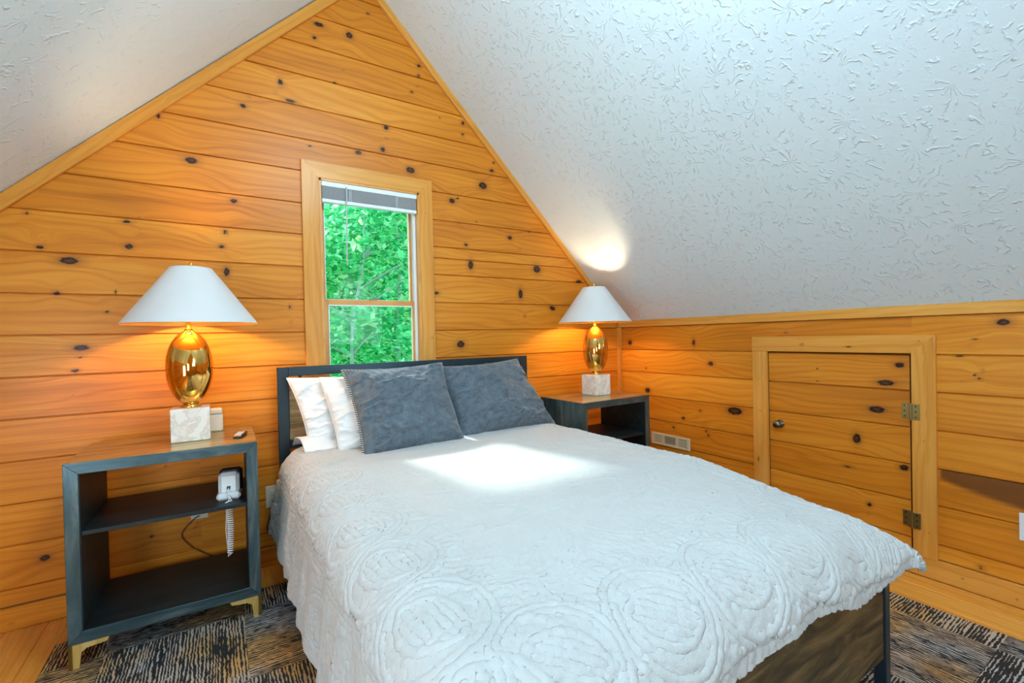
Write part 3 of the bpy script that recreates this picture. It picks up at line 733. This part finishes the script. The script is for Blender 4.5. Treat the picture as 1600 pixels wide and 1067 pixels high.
# ------------------------------------------------------------------ lamps
def make_lamp():
    e = empty('table_lamp')
    pt('marble_base', lambda b: b.box((-.071, -.071, 0), (.071, .071, .142), .002), M['marble'], e, label='white marble cube base')
    pt('base_collar', lambda b: b.lathe([(.038, .142), (.040, .146), (.034, .158)], n=32), M['gold'], e, True)
    H0, H1 = .146, .488; zc = (H0 + H1) / 2; hh = (H1 - H0) / 2
    def body(b):
        prof = []
        for k in range(61):
            t = -1 + 2*k/60; tt = max(-.985, min(.985, t)); r = .0890 * (1 - abs(tt)**2.25)**.62
            prof.append((max(r, .012), zc + hh * t))
        def rf(r, z, th):
            t = (z - zc) / hh
            m_ = (r * math.cos(th) / .060)**2 + (t / .84)**2
            return r - .0035 * min(1.0, max(0.0, (1.0 - m_) / .06))
        b.lathe(prof, n=128, rfun=rf)
    o = pt('lamp_body', body, M['gold'], e, True, 'faceted polished gold egg body')
    pt('neck', lambda b: b.lathe([(.016, .482), (.016, .492), (.009, .496), (.009, .540), (.016, .545), (.018, .600), (.012, .612)], n=24), M['gold'], e, True)
    ZB, ZS = .512, .762
    o = pt('lamp_shade', lambda b: b.lathe([(.258, ZB), (.0795, ZS)], n=72, cap=False), M['shade'], e, True, 'white cone shade')
    pt('shade_lining', lambda b: b.lathe([(.0780, ZS), (.0790, ZS + .0005), (.0795, ZS)][:0] + [(.0775, ZS), (.2555, ZB)], n=72, cap=False), M['goldin'], o, True, 'gold inner lining')
    def rims(b):
        b.tube([(.2568 * math.cos(a), .2568 * math.sin(a), ZB) for a in np.linspace(0, 2*PI, 72, endpoint=False)], .0016, 6, True)
        b.tube([(.0785 * math.cos(a), .0785 * math.sin(a), ZS) for a in np.linspace(0, 2*PI, 48, endpoint=False)], .0016, 6, True)
    pt('shade_rim', rims, M['goldin'], o, True)
    def harp(b):
        pts = [(.012, 0, .60)] + [(.042 * math.sin(PI * k/12) + .006, 0, .60 + .165 * k/12) for k in range(1, 12)] + [(.004, 0, .766)]
        b.tube(pts, .0016, 6); b.tube([(-x, y, z) for x, y, z in pts], .0016, 6)
        for a in (0, 2*PI/3, 4*PI/3): b.tube([(0, 0, .762), (.078*math.cos(a), .078*math.sin(a), .760)], .0014, 5)
    pt('harp', harp, M['brass'], e)
    pt('finial', lambda b: b.lathe([(.007, .764), (.009, .768), (.005, .772), (.008, .778), (.0085, .784), (.003, .789)], n=20), M['gold'], e, True)
    t = 'bulb'
    pt('light_bulb', lambda b: b.lathe([(.012, .612), (.014, .618), (.026, .640), (.028, .655), (.022, .672), (.010, .682), (.001, .684)], n=24), M['bulb'], e, True, 'glowing warm bulb')
    return e
mb_ = NT('lit_bulb'); em = mb_.n('ShaderNodeEmission'); em.inputs[0].default_value = (1, .75, .47, 1); em.inputs[1].default_value = 360; mb_.l(em.outputs[0], mb_.out.inputs[0]); M['bulb'] = mb_.mat
lp = make_lamp(); tag(lp, 'gold egg table lamp with cone shade on the left nightstand, lit', 'lamp', 'pair of gold table lamps')
lp2 = copy_tree(lp); tag(lp2, 'gold egg table lamp with cone shade on the right nightstand, lit', 'lamp', 'pair of gold table lamps')
lp.location = (-2.936, -.262, ZT + .0006); lp2.location = (-.553, -.306, ZT + .0006); lp2.rotation_euler = (0, 0, .014)
for ch in lp.children:
    if ch.name.split('.')[0] in ('lamp_shade', 'harp', 'finial'): ch.location.x = .016
for ch in lp2.children:
    if ch.name.split('.')[0] == 'lamp_body': ch.rotation_euler = (0, 0, -.74)

# ------------------------------------------------------------------ small things on the left nightstand
rm = tag(empty('remote_control', (-2.752, -.335, ZT + .0006), math.radians(-14)), 'small black remote control with white buttons on left nightstand', 'remote control')
pt('remote_body', lambda b: b.box((-.019, -.055, 0), (.019, .055, .012), .004), M['black'], rm)
for i in range(3):
    for j in range(4):
        b = MB(); b.box((-.013 + i*.0095, -.048 + j*.022, .0122), (-.006 + i*.0095, -.034 + j*.022, .0145), .0008); b.build('button', M['wplastic'], rm)
wb_ = tag(empty('plastic_box', (-2.848, -.120, ZT + .0006)), 'small white plastic box behind the left lamp against wall', 'box')
pt('box_body', lambda b: b.box((-.050, -.028, 0), (.032, .028, .085), .008), M['offwhite'], wb_)
pt('box_lid', lambda b: b.box((-.053, -.031, .0855), (.030, .031, .108), .004), M['offwhite'], wb_)

# telephone on the shelf
ZSH = .0115 + .494 + .0006
ph = tag(empty('telephone', (-2.800, -.385, ZSH), math.radians(-6)), 'white corded telephone on shelf of the left nightstand', 'telephone')
pt('base', lambda b: b.box((-.046, -.045, 0), (.046, .062, .030), .010), M['wplastic'], ph)
def cradle(b):
    b.box((-.040, -.032, .0), (.040, .030, .092), .014)
    b.v = [(x, y + .18*z, z + .020) for x, y, z in b.v]
pt('handset', cradle, M['wplastic'], ph)
pt('handset_socket', lambda b: b.box((-.006, -.0365, .045), (.006, -.024, .057), .001), M['black'], ph)
pt('rear_cradle', lambda b: b.box((-.040, .030, .012), (.050, .064, .120), .012), M['black'], ph, label='black rear cradle')
def coil(b):
    pts = [(0, -.036, .052), (0, -.046, .042), (.001, -.055, .018)]
    n = 24 * 10
    top, bot = -.004, -.222
    for k in range(n + 1):
        f = k / n; a = 2*PI*24*f
        r = .0125 * (1 - .25*f); z = .004 + (bot) * f
        pts.append((.003 + .004*math.sin(3*f) + r*math.cos(a), -.060 - .004 + r*.55*math.sin(a) - .008, z))
    pts += [(.0, -.072, bot - .004), (-.005, -.070, bot - .010)]
    b.tube(pts, .0023, 6)
pt('coiled_cord', coil, M['wplastic'], ph, True)
pt('return_cord', lambda b: b.tube([(-.003, -.072, -.228), (-.010, -.072, -.12), (-.006, -.068, -.02), (.004, -.058, .012), (.012, -.0475, .016)], .0018, 6), M['wplastic'], ph, True)

# cords at the wall
def cord(name, label, pts, r, mat):
    P = [Vector(q) for q in pts]; out = []
    for i in range(len(P) - 1):
        p0, p1, p2, p3 = P[max(i-1, 0)], P[i], P[i+1], P[min(i+2, len(P)-1)]
        for k in range(8):
            t = k/8; out.append(.5*((2*p1) + (p2-p0)*t + (2*p0-5*p1+4*p2-p3)*t*t + (-p0+3*p1-3*p2+p3)*t**3))
    out.append(P[-1]); b = MB(); b.smooth = True; b.tube(out, r, 6); return tag(b.build(name, mat), label, 'cord')
cord('power_cord', 'thin brown lamp cord hanging on wall behind left nightstand', [(-2.925, -.013, .335), (-2.955, -.02, .32), (-3.0, -.012, .26), (-2.97, -.012, .20), (-2.93, -.012, .16), (-2.86, -.025, .118), (-2.80, -.03, .128), (-2.93, -.035, .12), (-3.05, -.03, .106), (-3.1, -.025, .112)], .0025, M['brown'])
cord('power_cord', 'dark cord curling beneath the wall outlet beside the bed', [(-2.60, -.012, .338), (-2.60, -.022, .31), (-2.63, -.012, .22), (-2.62, -.012, .17), (-2.59, -.02, .14), (-2.55, -.03, .12)], .0028, M['black'])

# ------------------------------------------------------------------ bed
BX0, BX1, BYH, BYF = -2.572, -1.005, -.10, -2.165
bed = tag(empty('bed', ((BX0 + BX1)/2, (BYH + BYF)/2, .0115)), 'dark metal bed frame with rustic wood panels under the window', 'bed')
BO = Vector(bed.location)
def bp(name, fn, mat, label=None):
    b = MB(); fn(b); o = b.build(name, mat, bed); b0 = np.array(b.v)
    o.data.transform(Matrix.Translation(-BO))
    if label: o['label'] = label
    return o
PW = .052; zt = 1.052
bp('headboard_post', lambda b: b.box((BX0, BYH, .0115), (BX0 + PW, BYH + .035, zt), .002), M['frame'])
bp('headboard_post', lambda b: b.box((BX1 - PW, BYH, .0115), (BX1, BYH + .035, zt), .002), M['frame'])
bp('top_rail', lambda b: b.box((BX0 + PW, BYH, zt - .047), (BX1 - PW, BYH + .035, zt), .002), M['frame'])
bp('lower_rail', lambda b: b.box((BX0 + PW, BYH, .625), (BX1 - PW, BYH + .030, .665), .002), M['frame'])
bp('headboard_panel', lambda b: b.box((BX0 + PW + .001, BYH + .012, .666), (BX1 - PW - .001, BYH + .030, .955), .002), M['headwood'], 'rustic wood headboard panel')
for x in (BX0 + .11, (BX0 + BX1)/2, BX1 - .11):
    bp('standoff', lambda b: b.box((x - .008, BYH + .008, .955), (x + .008, BYH + .026, zt - .047), .001), M['frame'])
bp('side_rail', lambda b: b.box((BX0 + .012, BYF + .03, .20), (BX0 + .040, BYH, .34), .003), M['frame'])
bp('side_rail', lambda b: b.box((BX1 - .040, BYF + .03, .20), (BX1 - .012, BYH, .34), .003), M['frame'])
FW = .034
bp('foot_post', lambda b: b.box((BX1 - FW, BYF, .0115), (BX1, BYF + .035, .440), .002), M['frame'])
bp('foot_post', lambda b: b.box((BX0, BYF, .0115), (BX0 + FW, BYF + .035, .440), .002), M['frame'])
bp('footboard_panel', lambda b: b.box((BX0 + FW + .001, BYF + .006, .124), (BX1 - FW - .001, BYF + .028, .432), .002), M['bedwood'], 'rustic dark wood footboard panel')
bp('slat_deck', lambda b: b.box((BX0 + .041, BYF + .04, .30), (BX1 - .041, BYH - .01, .33)), M['frame'])
mt_ = MB(); mt_.box((BX0 + .05, BYF + .075, .331), (BX1 - .045, BYH - .035, .585), .05)
tag(mt_.build('mattress', M['linen']), 'thick white mattress lying under the quilted coverlet', 'mattress')

# coverlet: cloth parametrised by arc length across (s) and along (t)
HX = .765; XC = -1.785; TOP = .630
def edge_profile(e, r, lean):
    """e: arc length past the start of the shoulder -> (outward, down)"""
    a = np.clip(e / r, 0, PI/2 - lean)
    out = r*np.sin(a); dn = r*(1 - np.cos(a)); rest = np.maximum(e - r*(PI/2 - lean), 0)
    return out + rest*math.sin(lean), dn + rest*math.cos(lean)
NS, NTT = 880, 820
s_ = np.linspace(-1.155, 1.13, NS); t_ = np.linspace(0.0, 2.085, NTT)
Sg, Tg = np.meshgrid(s_, t_, indexing='ij')
T0 = .20                      # head end at y = -T0
R1 = .125
side = np.sign(Sg); es = np.maximum(np.abs(Sg) - (HX - R1 + .02), 0)
# shrink drop on the right side near the foot
shr = np.where(Sg > 0, 1 - .62*sstep(1.3, 2.05, Tg), 1 - .05*sstep(1.3, 2.0, Tg))
es = es * np.where(es > .10, (.10 + (es - .10)*shr)/np.maximum(es, 1e-6), 1)
ex, ez = edge_profile(es, R1, .10)
RF = .16; LF = 1.835
et = np.maximum(Tg - LF, 0); fy, fz = edge_profile(et, RF, .10)
base_x = np.where(es > 0, side*(HX - R1 + .02 + ex), Sg)
dn = np.sqrt(ez**2 + fz**2 + .0*ez)
dn = np.where((ez > 0) & (fz > 0), np.maximum(ez, fz) + .22*np.minimum(ez, fz), np.maximum(ez, fz))
Yp = -(T0 + np.minimum(Tg, LF) + fy)
# corner flare
cf = np.clip(ez/.2, 0, 1)*np.clip(fz/.12, 0, 1)
Xp = XC + base_x + side*cf*.04; Yp = Yp - cf*.045
Zp = TOP - dn + cf*np.where(Sg > 0, .055, .0)
# overall puff: domed top, sag to foot right
top = np.exp(-(ez/.03)**2)
Zp += .014*(1 - np.clip(np.abs(Sg)/.85, 0, 1)**4)**2*(1 - sstep(1.35, 2.0, Tg))
Zp += -.015*sstep(1.45, 1.95, Tg)
Zp += .006*fbm(Sg*3, Tg*3, 3)
Zp -= .050*sstep(1.25, 1.80, Tg)*sstep(.15, .75, Sg)*(1 - .7*cf)
# hanging folds on sides and foot
dropx = np.clip(ez/.30, 0, 1)**1.3; dropy = np.clip(fz/.2, 0, 1)**1.2
fold = .55*np.sin(Tg*17 + 2.2*vnoise(Tg*2.5, Sg*1.5)) + .45*np.sin(Tg*31 + 1.7 + 2*vnoise(Tg*4, Sg*2)) + .5*fbm(Tg*7, Sg*3, 3)
Xp += side*dropx*(.020*fold + .012*(1 - sstep(0, .25, Tg)))
foldf = .6*np.sin(Sg*19 + 2*vnoise(Sg*3, Tg*2)) + .5*fbm(Sg*9, Tg*4, 3)
Yp -= dropy*.010*np.maximum(foldf, -.6)
hem = np.clip((np.abs(Sg) - .98)/.17, 0, 1)
Zp += hem*(.018*np.sin(Tg*14 + 1) + .02*vnoise(Tg*5, Sg*0+3))
Zp += np.clip((Tg - 1.95)/.13, 0, 1)*(.012*np.sin(Sg*11) + .012*vnoise(Sg*6, 2+Sg*0))
P = np.stack([Xp, Yp, Zp], -1)
# quilting relief along the surface normal
gx = np.gradient(P, axis=0); gy = np.gradient(P, axis=1); Nn = np.cross(gx, gy); Nn /= np.linalg.norm(Nn, axis=-1, keepdims=True) + 1e-9
Nn *= np.where(Nn[..., 2:3] * 1.0 + 0*Nn[..., :1] < -.2, -1, 1)
Tq = Tg + T0                                   # distance from the wall in cloth metres
def ring(cx, cy, R_, wd, S_=Sg, T_=Tq, asp=1.0, ang=0):
    dx = S_ - cx; dy = T_ - cy
    if ang: dx, dy = dx*math.cos(ang) + dy*math.sin(ang), -dx*math.sin(ang) + dy*math.cos(ang)
    return np.exp(-((np.hypot(dx*asp, dy) - R_)/wd)**2)
def medallion(cx, cy, ang, sc=1.0):
    dx = Sg - cx; dy = Tq - cy
    u = dx*math.cos(ang) + dy*math.sin(ang); v = -dx*math.sin(ang) + dy*math.cos(ang)
    rr = np.hypot(u, v); g = np.zeros_like(u)
    loc = rr < .20*sc
    for R_, a_ in ((.130, 1.0), (.112, .9)): g += a_*np.exp(-((rr - R_*sc)/(.0050))**2)
    # spokes between ring and leaf
    th = np.arctan2(v, u); band = sstep(.135*sc, .145*sc, rr)*(1 - sstep(.175*sc, .185*sc, rr))
    g += .5*band*np.maximum(np.sin(th*36), 0)
    # leaf: lens from two arcs
    c_ = .075*sc; Rl = .105*sc
    l1 = np.hypot(u - c_, v) - Rl; l2 = np.hypot(u + c_, v) - Rl; ins = np.maximum(l1*1.0, l2)
    c2 = .045*sc; l1 = np.hypot(u - c2, v) - .100*sc; l2 = np.hypot(u + c2, v) - .100*sc; ins = np.maximum(l1, l2)
    g += 1.0*np.exp(-((ins)/.004)**2)
    g += .60*(ins < -.004)*np.maximum(np.cos((u + v*.25)*2*PI/.019), 0)
    return g*(loc)
Q = np.zeros_like(Sg)
bx = .700
for sd in (-1, 1):
    for k in range(8): Q = np.maximum(Q, medallion(sd*bx, .33 + .265*k, .35*sd))
for k in range(-2, 3): Q = np.maximum(Q, medallion(k*.262, 2.13, PI/2 + .3))
for k in range(-1, 2):
    for j in range(4):
        cx = k*.46; cy = .45 + .42*j
        for R_, a_ in ((.21, .55), (.19, .45), (.255, .35)): Q = np.maximum(Q, a_*ring(cx, cy, R_, .004))
        Q = np.maximum(Q, .4*ring(cx, cy, .10, .004, asp=1.6, ang=.6))
# shell rows below the border on the drops
edge_ = np.abs(Sg) - .86
Q = np.maximum(Q, .9*np.exp(-(edge_/.005)**2)); Q = np.maximum(Q, .9*np.exp(-((edge_ - .018)/.005)**2))
for sd in (-1, 1):
    for k in range(9):
        Q = np.maximum(Q, .9*ring(sd*1.02, .30 + .24*k, .085, .0045)); Q = np.maximum(Q, .8*ring(sd*1.02, .30 + .24*k, .068, .0045))
for _ in range(1):
    Q[1:-1, 1:-1] = (Q[1:-1, 1:-1]*4 + Q[2:, 1:-1]*2 + Q[:-2, 1:-1]*2 + Q[1:-1, 2:]*2 + Q[1:-1, :-2]*2 + Q[2:, 2:] + Q[:-2, :-2] + Q[2:, :-2] + Q[:-2, 2:])/16
pk = fbm(Sg*62, Tq*62, 3)
field = (np.abs(Sg) > .55) | (Tq > 1.92)
soft = np.clip((np.abs(Sg) - .48)/.12, 0, 1); soft = np.maximum(soft, sstep(1.78, 1.95, Tq))
wr_ = 1 - np.abs(fbm(Sg*5 + 2.5*vnoise(Tq*2, Sg), Tq*7, 4)); wr_ = np.clip((wr_ - .86)/.14, 0, 1)**2
relief = .0048*Q*(.35 + .65*soft) + .0030*pk*(.2 + .8*soft) + .0022*wr_ + .0012*fbm(Sg*16, Tq*16, 3)
P = P + Nn*relief[..., None]
lowz = .02
P[..., 2] = np.maximum(P[..., 2], lowz)
cov = MB(); cov.smooth = True; cov.grid(P)
co_ = cov.build('coverlet', M['quilt']); sd_ = co_.modifiers.new('thickness', 'SOLIDIFY'); sd_.thickness = .012; sd_.offset = -1
tag(co_, 'white quilted medallion coverlet draped over the bed', 'bedspread')

# ------------------------------------------------------------------ pillows from their four corners
def pillow(name, label, cat, TL, TR, BR, BL, thick, mat, pipe=None, seed=0, wr=1.0, pinch=.06, group=None, extra=None):
    TL, TR, BR, BL = (np.array(q, float) for q in (TL, TR, BR, BL))
    n = 110; g1 = np.linspace(-1, 1, n); U, V = np.meshgrid(g1, g1, indexing='ij')    # U left-right, V bottom-top
    # edges bow inwards between the corners
    Ub = U*(1 - pinch*(1 - V*V)*np.abs(U)**3); Vb = V*(1 - pinch*(1 - U*U)*np.abs(V)**3)
    a = (Ub + 1)/2; b_ = (Vb + 1)/2
    B0 = (BL*(1-a)[..., None] + BR*a[..., None])*(1-b_)[..., None] + (TL*(1-a)[..., None] + TR*a[..., None])*b_[..., None]
    nrm = np.cross(TR - BL, TL - BR); nrm = nrm/np.linalg.norm(nrm)
    if nrm[1] > 0: nrm = -nrm
    puff = (np.clip(1 - np.abs(U)**2.4, 0, 1)*np.clip(1 - np.abs(V)**2.4, 0, 1))**.55
    o1 = seed*7.7
    rim = np.clip(1 - puff, 0, 1)*np.clip(puff*5, 0, 1)
    th = np.arctan2(V, U)
    rad = fbm(th*5 + o1, np.hypot(U, V)*1.5, 3)
    w1 = 1 - np.abs(fbm(U*1.6 + V*1.1 + o1, V*2.6 - U*1.2, 3)); w1 = np.clip((w1 - .75)/.25, 0, 1)**2
    w2 = fbm(U*3 + o1, V*3, 4)
    edge = np.clip(puff*3, 0, 1)
    disp = puff + edge*wr*(.10*w1 + .10*w2) + rim*wr*.16*rad
    sag = -.012*(1 - V)/2*0
    front = B0 + nrm*(thick/2*disp)[..., None]; back = B0 - nrm*(thick/2*.45*(puff + .06*w2*edge))[..., None]
    b = MB(); b.smooth = True; b.grid(front); m0 = len(b.f)
    b.grid(back); b.f[m0:] = [f[::-1] for f in b.f[m0:]]
    cx = np.cross(TR - TL, TL - BL)
    if np.dot(cx, nrm) < 0: b.f = [f[::-1] for f in b.f]
    o = b.build(name, mat)
    rimP = np.concatenate([B0[:, 0], B0[-1, 1:], B0[::-1, -1][1:], B0[0, ::-1][1:-1]])
    import bmesh
    bm = bmesh.new(); bm.from_mesh(o.data); bmesh.ops.remove_doubles(bm, verts=bm.verts, dist=1e-5); bm.to_mesh(o.data); bm.free()
    if pipe:
        pb = MB(); pb.smooth = True; pb.tube(rimP, .0062, 7, True); q = pb.build('piping', pipe, o); q['label'] = 'twisted cord piping'
    else:
        pb = MB(); pb.smooth = True; pb.tube(rimP, .0022, 6, True); pb.build('seam', mat, o)
    c = Vector((TL + TR + BR + BL)/4)
    tag(o, label, cat, group); return o
PB = .655
pillow('pillow', 'white pillow at back left against the headboard, leftmost', 'pillow', (-2.535, -.150, 1.000), (-1.90, -.150, .985), (-1.86, -.30, PB), (-2.455, -.290, PB), .13, M['linen'], seed=1, pinch=.05, wr=1.7)
pillow('pillow', 'white pillow between the leftmost pillow and left grey cushion', 'pillow', (-2.395, -.245, 1.000), (-1.83, -.245, .99), (-1.80, -.46, PB - .005), (-2.340, -.425, PB - .015), .15, M['linen'], seed=2, pinch=.04, wr=1.6)
pillow('pillow', 'white pillow peeking out behind the right grey cushion', 'pillow', (-1.74, -.185, 1.00), (-1.150, -.185, 1.035), (-1.020, -.33, PB), (-1.70, -.34, PB), .12, M['linen'], seed=3, pinch=.04)
pillow('throw_pillow', 'blue-grey chenille cushion with cord piping, left of the two', 'cushion', (-2.300, -.335, 1.035), (-1.755, -.335, 1.045), (-1.735, -.575, PB - .022), (-2.265, -.585, PB - .022), .19, M['velvet'], M['piping'], seed=4, pinch=.07, wr=1.6)
pillow('throw_pillow', 'blue-grey chenille cushion with cord piping, right of the two', 'cushion', (-1.775, -.300, 1.020), (-1.205, -.275, 1.040), (-1.075, -.490, PB - .012), (-1.735, -.520, PB - .018), .18, M['velvet'], M['piping'], seed=5, pinch=.07, wr=1.9)
# loose sheet fold under the leftmost pillow
n1, n2 = 60, 24
Ug, Vg = np.meshgrid(np.linspace(0, 1, n1), np.linspace(0, 1, n2), indexing='ij')
Fx = -2.515 + .42*Ug + .03*Vg; Fy = -.150 - .20*Vg - .02*np.sin(Ug*6); Fz = .652 + .055*np.sin(PI*Vg)**.8*(.7 + .3*np.sin(Ug*5 + 1)) - .006*Vg + .006*fbm(Ug*6, Vg*4, 3)
b = MB(); b.smooth = True; b.grid(np.stack([Fx, Fy, Fz], -1)); o = b.build('folded_sheet', M['linen']); sm_ = o.modifiers.new('thickness', 'SOLIDIFY'); sm_.thickness = .006; sm_.offset = -1
tag(o, 'white folded sheet end tucked beneath the leftmost pillow', 'sheet')

# ------------------------------------------------------------------ outside: wooded hillside
gx_, gy_ = np.meshgrid(np.linspace(-16, 16, 50), np.linspace(.4, 30, 50), indexing='ij')
gz_ = -2.6 + np.clip(gy_ - 3, 0, None)*.28 + np.clip(gy_ - 8, 0, None)*.40 + .25*fbm(gx_*.4, gy_*.4, 3)
b = MB(); b.smooth = True; b.grid(np.stack([gx_, gy_, gz_], -1)); tag(b.build('hillside', M['hill']), kind='structure')
def ground(x, y): return -2.6 + max(y - 3, 0)*.28 + max(y - 8, 0)*.40
def tree(x, y, top, rad, nleaf, label, seed, tr=.07, lean=(0, 0)):
    R_ = np.random.RandomState(seed); z0 = ground(x, y) - .2
    e = tag(empty('tree', (x, y, z0)), label, 'tree', 'leafy trees outside the window')
    H = top - z0
    b = MB(); b.smooth = True
    trunk = [(lean[0]*(k/12)**1.3 + .05*math.sin(k*1.3 + seed), lean[1]*k/12, H*.92*k/12) for k in range(13)]
    b.tube(trunk, lambda f: tr*(1 - .75*f), 9); b.build('trunk', M['bark'], e)
    b = MB(); b.smooth = True
    for k in range(16):
        f = .30 + .62*k/16; i = int(f*12); q = Vector(trunk[i]); a = R_.rand()*2*PI; L_ = rad*(.6 + .4*R_.rand())
        b.tube([q, q + Vector((math.cos(a)*L_*.5, math.sin(a)*L_*.5, .25*L_)), q + Vector((math.cos(a)*L_, math.sin(a)*L_, .42*L_))], lambda f: .022*(1 - .8*f), 5)
    b.build('branches', M['bark'], e)
    # leaves: small folded blades on random clusters through the crown
    nc = 120; cc = np.stack([R_.uniform(-1, 1, nc), R_.uniform(-1, 1, nc), R_.uniform(-1, 1, nc)], -1); cc /= np.maximum(np.linalg.norm(cc, axis=1, keepdims=True), 1.0)
    cen = cc*np.array([rad, rad, H*.44]) + np.array([lean[0]*.6, lean[1]*.6, H*.55])
    pk_ = R_.randint(0, nc, nleaf); C_ = cen[pk_] + R_.normal(0, .20, (nleaf, 3))
    C_ = C_[(C_[:, 2] < H)]; nleaf = len(C_)
    d1 = R_.normal(0, 1, (nleaf, 3)); d1[:, 2] *= .5; d1 /= np.linalg.norm(d1, axis=1, keepdims=True)
    d2 = np.cross(d1, R_.normal(0, .6, (nleaf, 3)) + [0, 0, 1.2]); d2 /= np.linalg.norm(d2, axis=1, keepdims=True)
    nn = np.cross(d1, d2); s1 = R_.uniform(.040, .085, (nleaf, 1)); 
    V_ = np.stack([C_ - d1*s1, C_ - d1*s1*.1 + d2*s1*.55 + nn*s1*.12, C_ + d1*s1, C_ - d1*s1*.1 - d2*s1*.55 + nn*s1*.12], 1).reshape(-1, 3)
    me = bpy.data.meshes.new('foliage'); idx = np.arange(nleaf)*4
    F_ = np.concatenate([np.stack([idx, idx+1, idx+2], -1), np.stack([idx, idx+2, idx+3], -1)]).tolist()
    me.from_pydata(V_.tolist(), [], F_)
    at = me.attributes.new('lf', 'FLOAT_VECTOR', 'POINT'); rv = np.repeat(np.stack([R_.rand(nleaf)]*3, -1), 4, axis=0); at.data.foreach_set('vector', rv.astype(np.float32).ravel())
    me.update(); link(me, 'foliage', M['leaf'], e)
TREES = [(-1.38, 4.2, 3.9, 1.25, 7000, 'slender pale-trunked tree close outside the window', 1, .05, (.45, 0)),
         (-.2, 5.0, 4.3, 1.4, 9000, 'bushy green tree just right behind the pale-trunked tree', 2, .08, (0, 0)),
         (-3.1, 5.6, 4.6, 1.5, 7000, 'green tree left behind the pale-trunked tree', 3, .08, (0, 0)),
         (-1.2, 7.4, 5.6, 1.9, 12000, 'larger tree farther up the hill behind the nearest trees', 4, .12, (0, 0)),
         (1.6, 7.2, 5.4, 1.8, 9000, 'leafy tree at far right among the hillside trees', 5, .11, (0, 0)),
         (.2, 10.5, 7.6, 2.6, 14000, 'tall background tree highest up the wooded hill', 6, .15, (0, 0)),
         (-3.6, 9.6, 7.0, 2.3, 9000, 'dense background tree at far left of the wooded hill', 7, .14, (0, 0))]
for a in TREES: tree(*a)
